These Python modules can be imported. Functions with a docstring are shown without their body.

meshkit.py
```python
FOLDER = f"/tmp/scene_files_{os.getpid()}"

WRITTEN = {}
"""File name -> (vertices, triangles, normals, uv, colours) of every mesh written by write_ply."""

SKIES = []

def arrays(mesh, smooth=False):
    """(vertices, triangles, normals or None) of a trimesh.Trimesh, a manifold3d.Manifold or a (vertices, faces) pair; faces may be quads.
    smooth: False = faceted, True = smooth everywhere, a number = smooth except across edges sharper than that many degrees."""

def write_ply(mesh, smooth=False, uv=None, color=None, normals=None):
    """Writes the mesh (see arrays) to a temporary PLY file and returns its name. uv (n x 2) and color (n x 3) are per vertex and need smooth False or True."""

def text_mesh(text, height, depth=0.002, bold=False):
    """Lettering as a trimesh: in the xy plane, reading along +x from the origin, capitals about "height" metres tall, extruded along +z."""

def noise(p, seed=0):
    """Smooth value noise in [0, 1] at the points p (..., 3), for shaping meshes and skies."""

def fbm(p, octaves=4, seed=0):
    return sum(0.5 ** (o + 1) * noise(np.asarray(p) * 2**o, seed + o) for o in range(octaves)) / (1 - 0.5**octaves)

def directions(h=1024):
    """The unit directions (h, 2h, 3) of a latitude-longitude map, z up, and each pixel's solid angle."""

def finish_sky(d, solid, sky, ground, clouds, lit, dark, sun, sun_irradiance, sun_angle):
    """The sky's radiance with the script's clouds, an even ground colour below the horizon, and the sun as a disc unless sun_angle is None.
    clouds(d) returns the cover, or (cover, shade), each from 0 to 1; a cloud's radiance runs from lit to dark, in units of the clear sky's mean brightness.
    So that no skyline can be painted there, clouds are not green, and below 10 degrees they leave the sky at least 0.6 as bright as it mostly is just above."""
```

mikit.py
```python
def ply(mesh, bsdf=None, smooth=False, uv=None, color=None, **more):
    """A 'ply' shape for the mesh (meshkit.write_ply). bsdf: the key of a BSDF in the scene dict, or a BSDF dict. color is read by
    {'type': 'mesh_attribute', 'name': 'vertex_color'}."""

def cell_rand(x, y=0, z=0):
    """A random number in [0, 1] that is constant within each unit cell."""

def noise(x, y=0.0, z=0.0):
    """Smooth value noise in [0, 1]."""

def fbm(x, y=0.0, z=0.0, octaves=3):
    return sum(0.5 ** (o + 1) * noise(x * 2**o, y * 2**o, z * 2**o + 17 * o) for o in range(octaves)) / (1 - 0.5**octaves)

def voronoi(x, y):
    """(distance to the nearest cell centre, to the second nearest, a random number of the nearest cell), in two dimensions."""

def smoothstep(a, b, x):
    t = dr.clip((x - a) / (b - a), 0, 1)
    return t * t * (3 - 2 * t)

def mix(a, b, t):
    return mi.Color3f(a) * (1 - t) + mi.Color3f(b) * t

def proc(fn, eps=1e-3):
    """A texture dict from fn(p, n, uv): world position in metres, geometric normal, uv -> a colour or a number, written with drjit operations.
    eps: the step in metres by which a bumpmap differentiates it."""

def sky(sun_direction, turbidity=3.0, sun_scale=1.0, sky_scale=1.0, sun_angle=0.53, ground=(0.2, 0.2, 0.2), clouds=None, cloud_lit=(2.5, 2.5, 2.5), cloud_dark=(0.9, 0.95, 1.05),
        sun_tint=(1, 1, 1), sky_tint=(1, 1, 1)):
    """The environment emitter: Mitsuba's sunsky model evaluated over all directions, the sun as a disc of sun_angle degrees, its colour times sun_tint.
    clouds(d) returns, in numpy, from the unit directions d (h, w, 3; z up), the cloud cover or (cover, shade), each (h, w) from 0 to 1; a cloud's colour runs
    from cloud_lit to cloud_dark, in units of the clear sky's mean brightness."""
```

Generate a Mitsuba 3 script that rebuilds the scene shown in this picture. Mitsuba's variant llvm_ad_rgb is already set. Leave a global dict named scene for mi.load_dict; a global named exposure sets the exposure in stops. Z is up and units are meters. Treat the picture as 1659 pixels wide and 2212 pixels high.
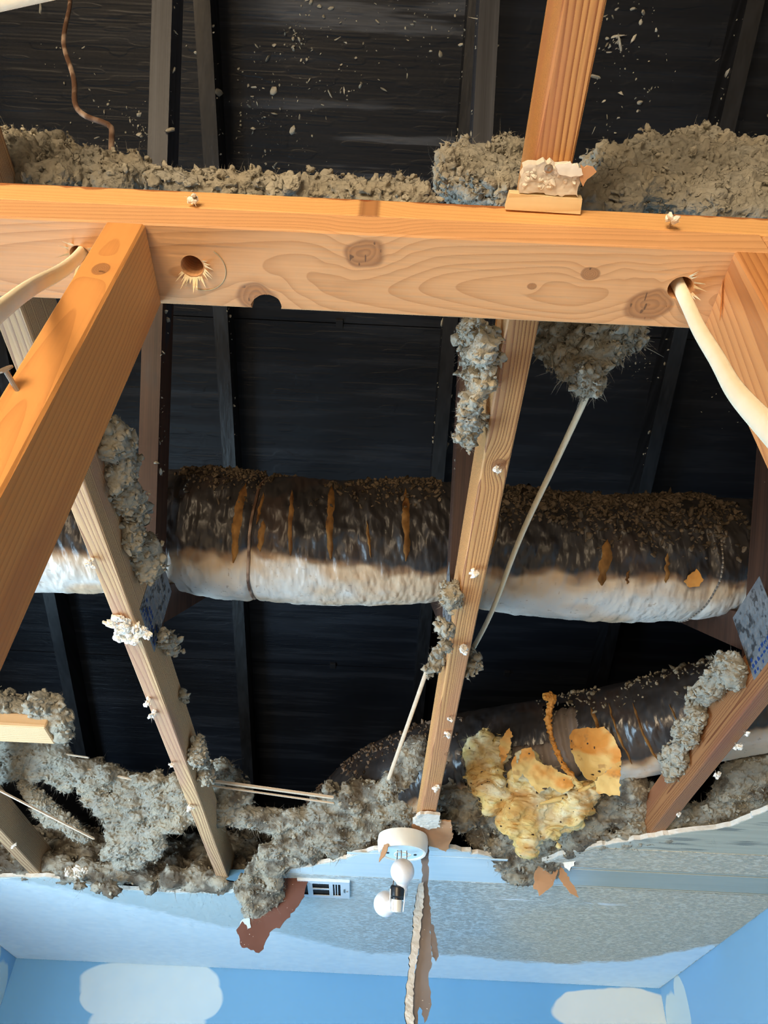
import math
import numpy as np, trimesh, mitsuba as mi, drjit as dr, manifold3d as m3
from scipy.spatial import Delaunay
from scipy.interpolate import RBFInterpolator
from shapely.geometry import Polygon, Point, box as sbox
from shapely.ops import unary_union
from shapely import contains_xy
import mikit, meshkit
from mikit import proc, noise, fbm, smoothstep, mix, cell_rand, voronoi

T = mi.ScalarTransform4f
scene, labels = {'type': 'scene'}, {}

# ------------------------------------------------------------------ camera, light, exposure
EYE = np.array([0.0, 0.0, 1.662])                 # hand-held at head height, looking steeply up
PITCH, YAW, ROLL = math.radians(43.077), math.radians(0.004), math.radians(2.678)
fw = np.array([math.sin(YAW)*math.cos(PITCH), math.cos(YAW)*math.cos(PITCH), math.sin(PITCH)])
rt = np.array([math.cos(YAW), -math.sin(YAW), 0.0]); up = np.cross(rt, fw)
up = -math.sin(ROLL)*rt + math.cos(ROLL)*up
scene['camera'] = {'type': 'perspective', 'fov_axis': 'x', 'fov': 2*math.degrees(math.atan(829.5/1630.4)),
                   'near_clip': 0.01, 'far_clip': 50.0,
                   'to_world': T().look_at(origin=EYE.tolist(), target=(EYE+fw).tolist(), up=up.tolist())}
exposure = 0.12
WARM = [20.0, 15.6, 10.4]      # low sun-warmed daylight through the wide opening behind the photographer
COOL = [8.2, 12.0, 15.2]     # sky light through the window of the room beyond
def window_light(key, x, y, z, rgb):
    """a window pane: a sheet of daylight; x, y, z are (lo, hi), one of them flat"""
    c = [(a+b)/2 for a, b in (x, y, z)]
    if x[0] == x[1]: v = [(x[0], y[0], z[0]), (x[0], y[1], z[0]), (x[0], y[1], z[1]), (x[0], y[0], z[1])]
    else: v = [(x[1], y[0], z[0]), (x[0], y[0], z[0]), (x[0], y[0], z[1]), (x[1], y[0], z[1])]
    scene[key] = {**mikit.ply((v, [[0, 1, 2], [0, 2, 3]])), 'emitter': {'type': 'area', 'radiance': {'type': 'rgb', 'value': rgb}}}
window_light('window_1__pane', (-2.1, -0.5), (-2.69, -2.69), (0.15, 2.1), WARM)
window_light('window_2__pane', (-1.53, -1.53), (0.9, 2.3), (0.8, 2.05), COOL)

# ------------------------------------------------------------------ helpers
def add(key, mesh, bsdf, smooth=False, **kw):
    n, k = 1, key
    while k in scene: k = f'{key}_{n:03d}'; n += 1
    scene[k] = mikit.ply(mesh, bsdf, smooth, **kw)
    return k
def lab(key, label=None, cat=None, group=None, kind=None):
    d = {}
    if label: d['label'] = label
    if cat: d['category'] = cat
    if group: d['group'] = group
    if kind: d['kind'] = kind
    labels[key] = d
    return key
used = {}
def name(base):
    n = used.get(base, 0); used[base] = n+1
    return base if n == 0 else f'{base}_{n:03d}'
def hull(pts): return trimesh.convex.convex_hull(np.asarray(pts, float))
def cham(lo, hi, c=0.002):
    lo, hi = np.minimum(lo, hi).astype(float), np.maximum(lo, hi).astype(float)
    p = []
    for sx in (0, 1):
        for sy in (0, 1):
            for sz in (0, 1):
                q = np.array([(lo, hi)[sx][0], (lo, hi)[sy][1], (lo, hi)[sz][2]])
                ins = np.where([sx, sy, sz], -c, c)
                for k in range(3): p.append(q+np.where(np.arange(3) == k, 0, ins))
    return hull(p)
def man(mesh): return m3.Manifold(m3.Mesh(np.asarray(mesh.vertices, np.float32), np.asarray(mesh.faces, np.uint32)))
def unman(m):
    q = m.to_mesh(); return trimesh.Trimesh(q.vert_properties[:, :3], q.tri_verts, process=False)
def cat(ms): return trimesh.util.concatenate(ms)
def extrude_x(poly, x0, x1):
    """a (y, z) polygon given depth along x"""
    out = []
    for g in getattr(poly, 'geoms', [poly]):
        if g.area < 1e-6: continue
        m = trimesh.creation.extrude_polygon(g, x1-x0, engine='earcut')
        v = np.asarray(m.vertices); m = trimesh.Trimesh(np.c_[v[:, 2]+x0, v[:, 0], v[:, 1]], m.faces, process=False); out.append(m)
    return cat(out)
def extrude_z(poly, z0, z1):
    out = []
    for g in getattr(poly, 'geoms', [poly]):
        if g.area < 1e-6: continue
        m = trimesh.creation.extrude_polygon(g, z1-z0, engine='earcut'); m.apply_translation([0, 0, z0]); out.append(m)
    return cat(out)
def smooth_path(pts, n):
    from scipy.interpolate import CubicSpline
    p = np.asarray(pts, float); t = np.r_[0, np.cumsum(np.linalg.norm(np.diff(p, axis=0), axis=1))]
    return CubicSpline(t, p)(np.linspace(0, t[-1], n))
def tube(pts, r, sides=10, n=0, flat=1.0, caps=True):
    p = smooth_path(pts, n) if n else np.asarray(pts, float)
    t = np.gradient(p, axis=0); t /= np.linalg.norm(t, axis=1, keepdims=True)
    ref = np.array([0.3, 0.1, 1.0]) if abs(t[0, 2]) < 0.9 else np.array([1.0, 0.2, 0])
    a = np.cross(t, ref); a /= np.linalg.norm(a, axis=1, keepdims=True); b = np.cross(t, a)
    ang = np.arange(sides)*2*np.pi/sides
    r = np.broadcast_to(r, (len(p),))
    v = p[:, None]+r[:, None, None]*(np.cos(ang)[None, :, None]*a[:, None]+flat*np.sin(ang)[None, :, None]*b[:, None])
    v = v.reshape(-1, 3); f = []
    for i in range(len(p)-1):
        for j in range(sides):
            q, w = i*sides+j, i*sides+(j+1) % sides
            f += [[q, w, w+sides], [q, w+sides, q+sides]]
    if caps:
        for i0 in (0, (len(p)-1)*sides):
            k = len(v); v = np.vstack([v, v[i0:i0+sides].mean(0)])
            for j in range(sides):
                q = [k, i0+j, i0+(j+1) % sides]; f.append(q if i0 else q[::-1])
    m = trimesh.Trimesh(v, f, process=False); m.fix_normals() if False else None
    return m
def lathe(prof, origin, axis=(0, 0, 1), sides=32):
    m = trimesh.creation.revolve(np.asarray(prof, float), sections=sides)
    m.apply_transform(trimesh.geometry.align_vectors([0, 0, 1], axis)); m.apply_translation(origin); return m
def torn(outline, thick=0.003, grid=0.008, bulge=0.006, scale=25, seed=0, jag=0.003, cup=0.0):
    """a torn sheet of board, paper or foil: an outline in space, filled, buckled by noise, with a thickness"""
    o = np.asarray(outline, float); rng = np.random.default_rng(seed)
    P = []
    for a, b in zip(o, np.roll(o, -1, axis=0)):
        k = max(1, int(np.linalg.norm(b-a)/grid))
        P += [a+(b-a)*i/k for i in range(k)]
    P = np.array(P)
    c = P.mean(0); u, s, vt = np.linalg.svd(P-c); e1, e2, nn = vt
    q = np.c_[(P-c)@e1, (P-c)@e2]; h = (P-c)@nn
    q = q+rng.normal(0, jag, q.shape)
    poly = Polygon(q).buffer(0)
    if poly.geom_type != 'Polygon': poly = max(poly.geoms, key=lambda g: g.area)
    ring = np.array(poly.exterior.coords)[:-1]
    x0, y0, x1, y1 = poly.bounds
    gx, gy = np.meshgrid(np.arange(x0, x1, grid), np.arange(y0, y1, grid))
    g = np.c_[gx.ravel(), gy.ravel()]+rng.uniform(-.25, .25, (gx.size, 2))*grid
    g = g[contains_xy(poly.buffer(-grid*.5), g[:, 0], g[:, 1])]
    pts = np.vstack([ring, g])
    tri = Delaunay(pts).simplices
    cc = pts[tri].mean(1); tri = tri[contains_xy(poly, cc[:, 0], cc[:, 1])]
    d1 = pts[tri[:, 1]]-pts[tri[:, 0]]; d2 = pts[tri[:, 2]]-pts[tri[:, 0]]
    flip = d1[:, 0]*d2[:, 1]-d1[:, 1]*d2[:, 0] < 0; tri[flip] = tri[flip][:, ::-1]
    sel = np.unique(np.round(q, 4), axis=0, return_index=True)[1]
    hh = RBFInterpolator(q[sel], h[sel], smoothing=1e-3, neighbors=min(30, len(sel)))(pts)
    V = c+pts[:, :1]*e1+pts[:, 1:]*e2+hh[:, None]*nn
    V = V+nn*((meshkit.fbm(V*scale+seed, 3)-.5)*2*bulge)[:, None]
    if cup: V = V+(nn*np.sign(nn[1]+1e-9)*cup)*(1-np.clip((pts**2).sum(1)/(pts**2).sum(1).max(), 0, 1))[:, None]
    n = len(V); up_, dn = V+nn*thick/2, V-nn*thick/2
    k = len(ring); i = np.arange(k); j = (i+1) % k
    nx = np.cross(e1, e2)@nn
    F = np.vstack([tri if nx > 0 else tri[:, ::-1], (tri[:, ::-1] if nx > 0 else tri)+n, np.c_[i, i+n, j], np.c_[j, i+n, j+n]])
    m = trimesh.Trimesh(np.vstack([up_, dn]), F, process=False)
    return m
def rand_rot(rng, n):
    q = rng.normal(size=(n, 4)); q /= np.linalg.norm(q, axis=1, keepdims=True); w, x, y, z = q.T
    return np.stack([1-2*(y*y+z*z), 2*(x*y-z*w), 2*(x*z+y*w), 2*(x*y+z*w), 1-2*(x*x+z*z), 2*(y*z-x*w), 2*(x*z-y*w), 2*(y*z+x*w), 1-2*(x*x+y*y)], -1).reshape(n, 3, 3)
_tm = {}
def templates(sub, amp, k=10):
    if (sub, amp) not in _tm:
        ico = trimesh.creation.icosphere(subdivisions=sub); v = np.asarray(ico.vertices); L = []
        for i in range(k):
            n1 = meshkit.fbm(v*1.6+i*7.3, 3, i)-.5; n2 = np.abs(meshkit.noise(v*3.1+i*3.7, i)-.5)
            L.append(v*(1+amp*(n1*2.2-n2*1.2+.25))[:, None])
        _tm[(sub, amp)] = (np.array(L), np.asarray(ico.faces))
    return _tm[(sub, amp)]
def lumps(pos, size, rng, sub=1, amp=.8, aniso=.45):
    """many small noisy lumps as vertices, faces and lump numbers"""
    L, F = templates(sub, amp); n = len(pos)
    s = np.asarray(size).reshape(-1, 1)*np.exp(rng.normal(0, aniso, (n, 3))*.6)
    R = rand_rot(rng, n)
    v = np.einsum('nij,nkj->nki', R, L[rng.integers(0, len(L), n)]*s[:, None, :])+pos[:, None, :]
    f = F[None]+(np.arange(n)*L.shape[1])[:, None, None]
    return v.reshape(-1, 3), f.reshape(-1, 3), np.repeat(np.arange(n), L.shape[1])
def strands(pos, dirs, length, rad, rng, segs=2):
    """thin tapering curled fibres"""
    V, F = [], []
    n = len(pos); t = np.linspace(0, 1, segs+1)
    side = np.cross(dirs, rng.normal(size=(n, 3))); side /= np.linalg.norm(side, axis=1, keepdims=True)+1e-9
    oth = np.cross(dirs, side)
    curl = rng.normal(0, .35, (n, 2))
    for k, tt in enumerate(t):
        c = pos+dirs*(length*tt)[:, None]+(side*(curl[:, :1]*tt**2)+oth*(curl[:, 1:]*tt**2))*length[:, None]
        r = rad*(1-.92*tt)
        for a in range(3):
            an = a*2.0944; V.append(c+r[:, None]*(np.cos(an)*side+np.sin(an)*oth))
    V = np.stack(V, 1); m = V.shape[1]
    f = []
    for k in range(segs):
        for a in range(3):
            q, w = k*3+a, k*3+(a+1) % 3
            f += [[q, w, w+3], [q, w+3, q+3]]
    F = np.array(f)[None]+(np.arange(n)*m)[:, None, None]
    return V.reshape(-1, 3), F.reshape(-1, 3), np.repeat(np.arange(n), m)
def skin(spheres, res, disp, blend=.022, band=.03):
    """a closed surface round overlapping balls, roughened in depth by disp(points): surface nets on a grid"""
    Sp = np.array(spheres, float); lo = (Sp[:, :3]-Sp[:, 3:]).min(0)-band; hi = (Sp[:, :3]+Sp[:, 3:]).max(0)+band
    nx, ny, nz = (np.ceil((hi-lo)/res).astype(int)+1)
    ax = [lo[k]+res*np.arange(n) for k, n in enumerate((nx, ny, nz))]
    s = np.full((nx, ny, nz), 9.0, np.float32)
    for x, y, z, r in Sp:
        sl = tuple(slice(max(0, int((c-r-band-.02-lo[k])/res)), int((c+r+band+.02-lo[k])/res)+2) for k, c in enumerate((x, y, z)))
        d = np.sqrt((ax[0][sl[0]][:, None, None]-x)**2+(ax[1][sl[1]][None, :, None]-y)**2+(ax[2][sl[2]][None, None]-z)**2)-r
        o = s[sl]; h = np.clip(.5+.5*(o-d)/blend, 0, 1); s[sl] = np.where(o > 8, d, o*(1-h)+d*h-blend*h*(1-h))
    I = np.argwhere(np.abs(s) < band); p = lo+I*res
    s[tuple(I.T)] += disp(p)
    s[[0, -1]] = 1; s[:, [0, -1]] = 1; s[:, :, [0, -1]] = 1
    ins = s < 0; acc = np.zeros((nx-1, ny-1, nz-1, 3), np.float32); cnt = np.zeros((nx-1, ny-1, nz-1), np.float32); quads = []
    for a in range(3):
        A, B_ = [slice(None)]*3, [slice(None)]*3; A[a], B_[a] = slice(0, -1), slice(1, None)
        sa, sb = s[tuple(A)], s[tuple(B_)]; E = np.argwhere(ins[tuple(A)] != ins[tuple(B_)])
        va, vb = sa[tuple(E.T)], sb[tuple(E.T)]; pos = E.astype(np.float32); pos[:, a] += va/(va-vb)
        b, c = (a+1) % 3, (a+2) % 3; corner = []
        for db, dc in ((0, 0), (-1, 0), (-1, -1), (0, -1)):
            q = E.copy(); q[:, b] += db; q[:, c] += dc; corner.append(q)
            np.add.at(acc, tuple(q.T), pos); np.add.at(cnt, tuple(q.T), 1)
        Q = np.stack(corner, 1); Q[va > 0] = Q[va > 0][:, ::-1]; quads.append(Q)
    Q = np.concatenate(quads); ids = np.full(cnt.shape, -1, np.int64); on = np.argwhere(cnt > 0); ids[tuple(on.T)] = np.arange(len(on))
    V = lo+res*acc[tuple(on.T)]/cnt[tuple(on.T)][:, None]
    q = ids[Q[..., 0], Q[..., 1], Q[..., 2]]
    return V, np.vstack([q[:, [0, 1, 2]], q[:, [0, 2, 3]]])
def billow(p, seed): return np.abs(2*meshkit.noise(p, seed)-1)
def wool_disp(cell, amp, seed, lump=.0):
    def f(p):
        w = np.stack([meshkit.noise(p/(cell*1.3)+k*17, seed+k) for k in range(3)], -1)-.5
        q = p+w*cell*.7
        return -amp*(1.0*(billow(q/cell, seed+5)-.33)+.55*(billow(q/(cell*.48)+3, seed+6)-.33)+.22*(billow(p/(cell*.26)+7, seed+7)-.33))-lump*(meshkit.noise(p/.045, seed+9)+.5*meshkit.noise(p/.02, seed+10)-.75)
    return f
def vnormals(V, F):
    n = np.zeros_like(V); fn = np.cross(V[F[:, 1]]-V[F[:, 0]], V[F[:, 2]]-V[F[:, 0]])
    for k in range(3): np.add.at(n, F[:, k], fn)
    return n/(np.linalg.norm(n, axis=1, keepdims=True)+1e-12)
def fluff(key, spheres, cell, col, seed, res=.0033, amp=None, hairs=3000, hair=.007, rad=.00022, down=.5, crumbs=200, tone=.24, lump=.026, fringe=0, soot=0):
    """loose mineral wool: a curdled mass, crumbs on it and stray fibres, one mesh coloured tuft by tuft"""
    rng = np.random.default_rng(seed); base = np.asarray(col, float)
    V, F = skin(spheres, res, wool_disp(cell, amp or cell*.9, seed, lump)); N = vnormals(V, F)
    g = 1+tone*2*(meshkit.fbm(V/(cell*1.6)+5, 3, seed+20)-.5)+tone*1.6*(meshkit.noise(V/.12, seed+30)-.5)+rng.normal(0, .05, len(V))
    h = 1+.10*(meshkit.noise(V/.03, seed+31)[:, None]-.5)*np.array([1, .2, -1.2])
    # smoke-blackened, damp tufts: blotches with an edge of their own
    k = np.clip((meshkit.fbm(V/.035+11, 4, seed+40)-.62+soot*.5)/.16, 0, 1)[:, None] if soot else 0
    Vs, Fs, Cs = [V], [F], [(base*g[:, None]*h)*(1-k)+np.array([.135, .118, .095])*g[:, None]*k]; n0 = len(V)
    if crumbs:
        s = rng.choice(len(V), crumbs); v, f, i = lumps(V[s]+N[s]*cell*.1, cell*.30*np.exp(rng.normal(0, .35, crumbs)), rng, 1, 1.0, .5)
        Vs.append(v); Fs.append(f+n0); n0 += len(v); Cs.append((base*(1.08+rng.normal(0, .16, (crumbs, 1))))[i])
    if hairs:
        s = rng.choice(len(V), hairs); d = N[s]*.7+rng.normal(0, .6, (hairs, 3)); d[:, 2] -= down*rng.random(hairs); d /= np.linalg.norm(d, axis=1, keepdims=True)
        v, f, i = strands(V[s]-d*.001, d, hair*np.exp(rng.normal(-.2, .5, hairs)), rad*np.exp(rng.normal(0, .5, hairs)), rng)
        Vs.append(v); Fs.append(f+n0); n0 += len(v); Cs.append((base*(1.15+rng.normal(0, .2, (hairs, 1))))[i])
    if fringe:
        low = np.flatnonzero(N[:, 2] < -.35); s = rng.choice(low, fringe); d = N[s]*.5+rng.normal(0, .55, (fringe, 3)); d[:, 2] -= .8; d /= np.linalg.norm(d, axis=1, keepdims=True)
        v, f, i = strands(V[s]-d*.003, d, .012*np.exp(rng.normal(-.1, .5, fringe)), .0007*np.exp(rng.normal(0, .4, fringe)), rng)
        Vs.append(v); Fs.append(f+n0); n0 += len(v); Cs.append((base*(1.05+rng.normal(0, .15, (fringe, 1))))[i])
    return add(key, trimesh.Trimesh(np.vstack(Vs), np.vstack(Fs), process=False), 'mat_wool', True, color=np.clip(np.vstack(Cs), .01, 1))
# ------------------------------------------------------------------ materials
def P(fn, eps=1e-3): return proc(fn, eps)
def prin(col, rough=.8, spec=.3, **kw):
    if not isinstance(col, dict): col = {'type': 'rgb', 'value': list(col)}
    return {'type': 'principled', 'base_color': col, 'roughness': rough, 'specular': spec, **kw}
def bump(b, fn, scale, eps=8e-4): return {'type': 'bumpmap', 'arbitrary': P(fn, eps), 'scale': scale, 'bsdf': b}
def two(b): return {'type': 'twosided', 'bsdf': b}
def frac(x): return x-dr.floor(x)
def wood(ax, light, dark, pith, ringw, seed, knots=(), tilt=0.05, l0=0.0, wob=.012, per_truss=False, stain=None, red=None, con=1.0):
    """softwood: growth rings about a pith line, knots that bend them, fibre and tone; grain runs along axis ax"""
    o = [i for i in range(3) if i != ax]
    def fn(p, n, uv):
        c = [p.x, p.y, p.z]; l, a, b = c[ax], c[o[0]], c[o[1]]
        if per_truss:
            k = dr.floor((p.x+.17)/.61); a = a-(k*.6125+.14); l = l+k*3.7
            sd = seed+k*5.1
        else: sd = mi.Float(seed)
        w = (fbm(l*1.7+sd, a*9+sd, b*9, 3)-.5)*wob*2+(noise(l*9, a*60+sd, b*60)-.5)*wob*.18
        r = dr.sqrt(dr.square(a-pith[0])+dr.square(b-pith[1]+tilt*(l-l0)))+w
        kd = mi.Float(0); kq = mi.Float(9)
        for kl, ka, R in knots:
            q = dr.sqrt(dr.square((l-kl)*.75)+dr.square(a-ka))+(noise(l*70, a*70, sd)-.5)*R*.35
            r = r+R*.9*dr.exp(-dr.square(q/(1.9*R)))
            kq = dr.minimum(kq, q/R); kd = dr.maximum(kd, 1-smoothstep(R*.75, R*1.05, q))
        r = r+ringw*1.1*(noise(r/ringw*.45+sd, 2.0, sd)-.5)
        ph = frac(r/ringw)
        late = dr.power(ph, 2.6)*(1-smoothstep(.95, 1.0, ph))
        fib = noise(l*12, a*700, b*700)*.6+noise(l*40+3, a*1500, b*1500)*.4
        tone = fbm(l*1.1+sd, a*7, b*7, 2)
        t = dr.clip(late*con*(.6+.5*tone)+(fib-.5)*.24+(tone-.5)*.4+.05, 0, 1)
        col = mix(light, dark, t)
        if red is not None: col = mix(col, red, smoothstep(.56, .72, fbm(l*2.3+sd*2, a*16, b*16, 3))*.55)
        if stain is not None: col = mix(col, stain, smoothstep(.52, .75, fbm(l*3+9+sd, a*11, b*11, 3))*.6)
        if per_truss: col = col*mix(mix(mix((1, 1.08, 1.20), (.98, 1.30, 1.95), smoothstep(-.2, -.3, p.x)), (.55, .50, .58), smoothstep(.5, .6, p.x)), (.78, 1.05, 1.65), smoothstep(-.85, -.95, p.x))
        kc = mix((.36, .17, .07), (.17, .07, .03), smoothstep(.2, .9, frac(kq*4.5+.8*noise(l*90, a*90, sd)+1.2*noise(l*40, a*40, sd+3)))*.42)
        kc = mix(kc, (.05, .025, .015), smoothstep(.84, .9, noise(l*330, a*130, sd))*.8)
        kc = mix(kc, (.16, .065, .03), smoothstep(.72, .95, kq))
        return mix(col, kc, kd*.9)
    return P(fn)
def fibre_bump(ax):
    o = [i for i in range(3) if i != ax]
    def fn(p, n, uv):
        c = [p.x, p.y, p.z]; return noise(c[ax]*14, c[o[0]]*420, c[o[1]]*420)
    return fn
fb = [fibre_bump(i) for i in range(3)]
scene['mat_plate'] = bump(prin(wood(0, (.62, .345, .165), (.37, .165, .06), (.405, 2.318), .0056, 3.0, [(-.03, .372, .017), (-.143, .428, .018), (.195, .383, .0075), (.262, .415, .019), (.14, .40, .004)], -.075, .0, .0055, con=.62), .62, .35), fb[0], .0004)
def upper_stain(base):
    """the dark red water mark that crept down from the top edge of the upper plate"""
    g = mikit._FUNCTIONS[base['fn']]
    return P(lambda p, n, uv: mix(g(p, n, uv), (.22, .045, .012), smoothstep(.0, .002, p.z-2.4285-.010*(fbm(p.x*11, 1.0, 3.0, 3)-.5)-.004*noise(p.x*90, 2.0, 0.0))*.75))
scene['mat_plate_upper'] = bump(prin(upper_stain(wood(0, (.72, .41, .165), (.54, .25, .075), (.30, 2.62), .0062, 8.0, [(-.03, .36, .012)], .02, 0, .006, con=.55)), .62, .35), fb[0], .0004)
scene['mat_stud'] = bump(prin(wood(2, (.64, .30, .095), (.42, .165, .05), (-.262, .325), .0056, 5.0, [(2.27, -.262, .008)], .05, 2.2, .006, red=(.42, .16, .06), con=.7), .55, .4), fb[2], .0004)
scene['mat_stud_right'] = bump(prin(wood(2, (.53, .25, .095), (.33, .125, .045), (.29, .40), .0080, 6.0, (), .10, 2.0, .010, red=(.40, .15, .06), con=.9), .55, .4), fb[2], .0004)
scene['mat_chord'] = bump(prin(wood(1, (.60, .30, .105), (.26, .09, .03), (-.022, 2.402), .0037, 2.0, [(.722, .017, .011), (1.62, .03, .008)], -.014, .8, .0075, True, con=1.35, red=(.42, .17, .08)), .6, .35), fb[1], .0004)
scene['mat_block'] = bump(prin(wood(0, (.66, .46, .26), (.50, .29, .13), (1.5, 2.5), .008, 4.0, (), .05), .65), fb[0], .0003)
scene['mat_pale_wood'] = bump(prin(wood(0, (.78, .64, .40), (.66, .48, .26), (.30, 2.35), .006, 6.0, (), .04), .65), fb[0], .0003)
def web_col(p, n, uv):
    l = p.y*.7-p.z*.7; q = p.y*.7+p.z*.7
    s = fbm(l*2.0+p.x*5, q*60, p.x*60, 3)
    k = noise(l*10, q*500, p.x*500)
    c = mix((.024, .014, .011), (.085, .038, .022), dr.clip(s*.9+k*.4-.2, 0, 1))
    burnt = mix((.010, .0105, .014), (.040, .043, .052), dr.clip(s*1.2+k*.3-.3, 0, 1))
    g = smoothstep(.45, .60, fbm(l*5+2, q*30, p.x*30, 3)*.5+.35*fbm(l*1.5, p.x*3, 1.0, 2)-.10+smoothstep(2.85, 3.1, p.z+.25*(noise(l*9, q*20, p.x*9)-.5))*.4)
    return mix(c, burnt, g)
scene['mat_web'] = prin(P(web_col), .5, .4)
def char_col(p, n, uv):
    s = p.y*1.058
    a = fbm(p.x*3.1, s*42, 0.0, 4); b = fbm(p.x*1.1+7, s*9, p.z*2, 3); k = noise(p.x*30, s*520, p.z*50)
    cell = cell_rand(dr.floor((p.x-.153)/.6125), dr.floor((p.y-.037)/1.143), 3)
    c = mix((.0052, .0066, .0100), (.0095, .0118, .0172), dr.clip(a*1.0+k*.35-.2, 0, 1))
    sheen_zone = 1-smoothstep(.55, 1.0, dr.sqrt(dr.square((p.x+.08)/.34)+dr.square((p.y-.62)/.40))+.7*(b-.5))  # blue-grey sheen of the upper middle panel, painted into the charred grain streaks
    st = smoothstep(.50, .66, a)*(.05+.12*cell+.95*sheen_zone*smoothstep(.40, .55, b+.1))
    return mix(c, (.060, .068, .084), st*(.5+.5*k))
def char_bump(p, n, uv):
    s = p.y*1.058
    return noise(p.x*7, s*260, p.z*20)*.5+fbm(p.x*4, s*50, 0.0, 3)+.5*smoothstep(.6, .7, noise(p.x*16, s*90, 4.0))
def char_rough(p, n, uv): return .36+.3*fbm(p.x*3.1+4, p.y*32, 0.0, 3)
scene['mat_char_ply'] = two(bump(prin(P(char_col), P(char_rough), .20), char_bump, .0012))
def charw_col(p, n, uv):
    s = p.y
    return mix((.003, .0032, .0042), (.013, .0138, .017), dr.clip(fbm(s*3, p.x*90, p.z*60, 3)*1.5-.5, 0, 1))
scene['mat_char_wood'] = bump(prin(P(charw_col), .45, .5), lambda p, n, uv: fbm(p.y*6, p.x*120, p.z*60, 3), .001)
scene['mat_wool'] = two(bump({'type': 'diffuse', 'reflectance': {'type': 'mesh_attribute', 'name': 'vertex_color'}}, lambda p, n, uv: noise(p.x*260+p.z*90, p.y*260, p.z*260-p.x*90)+.55*noise(p.x*640, p.y*640+3, p.z*640)+.3*noise(p.x*1500, p.y*1500, p.z*1500), .0020, 4e-4))
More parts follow.
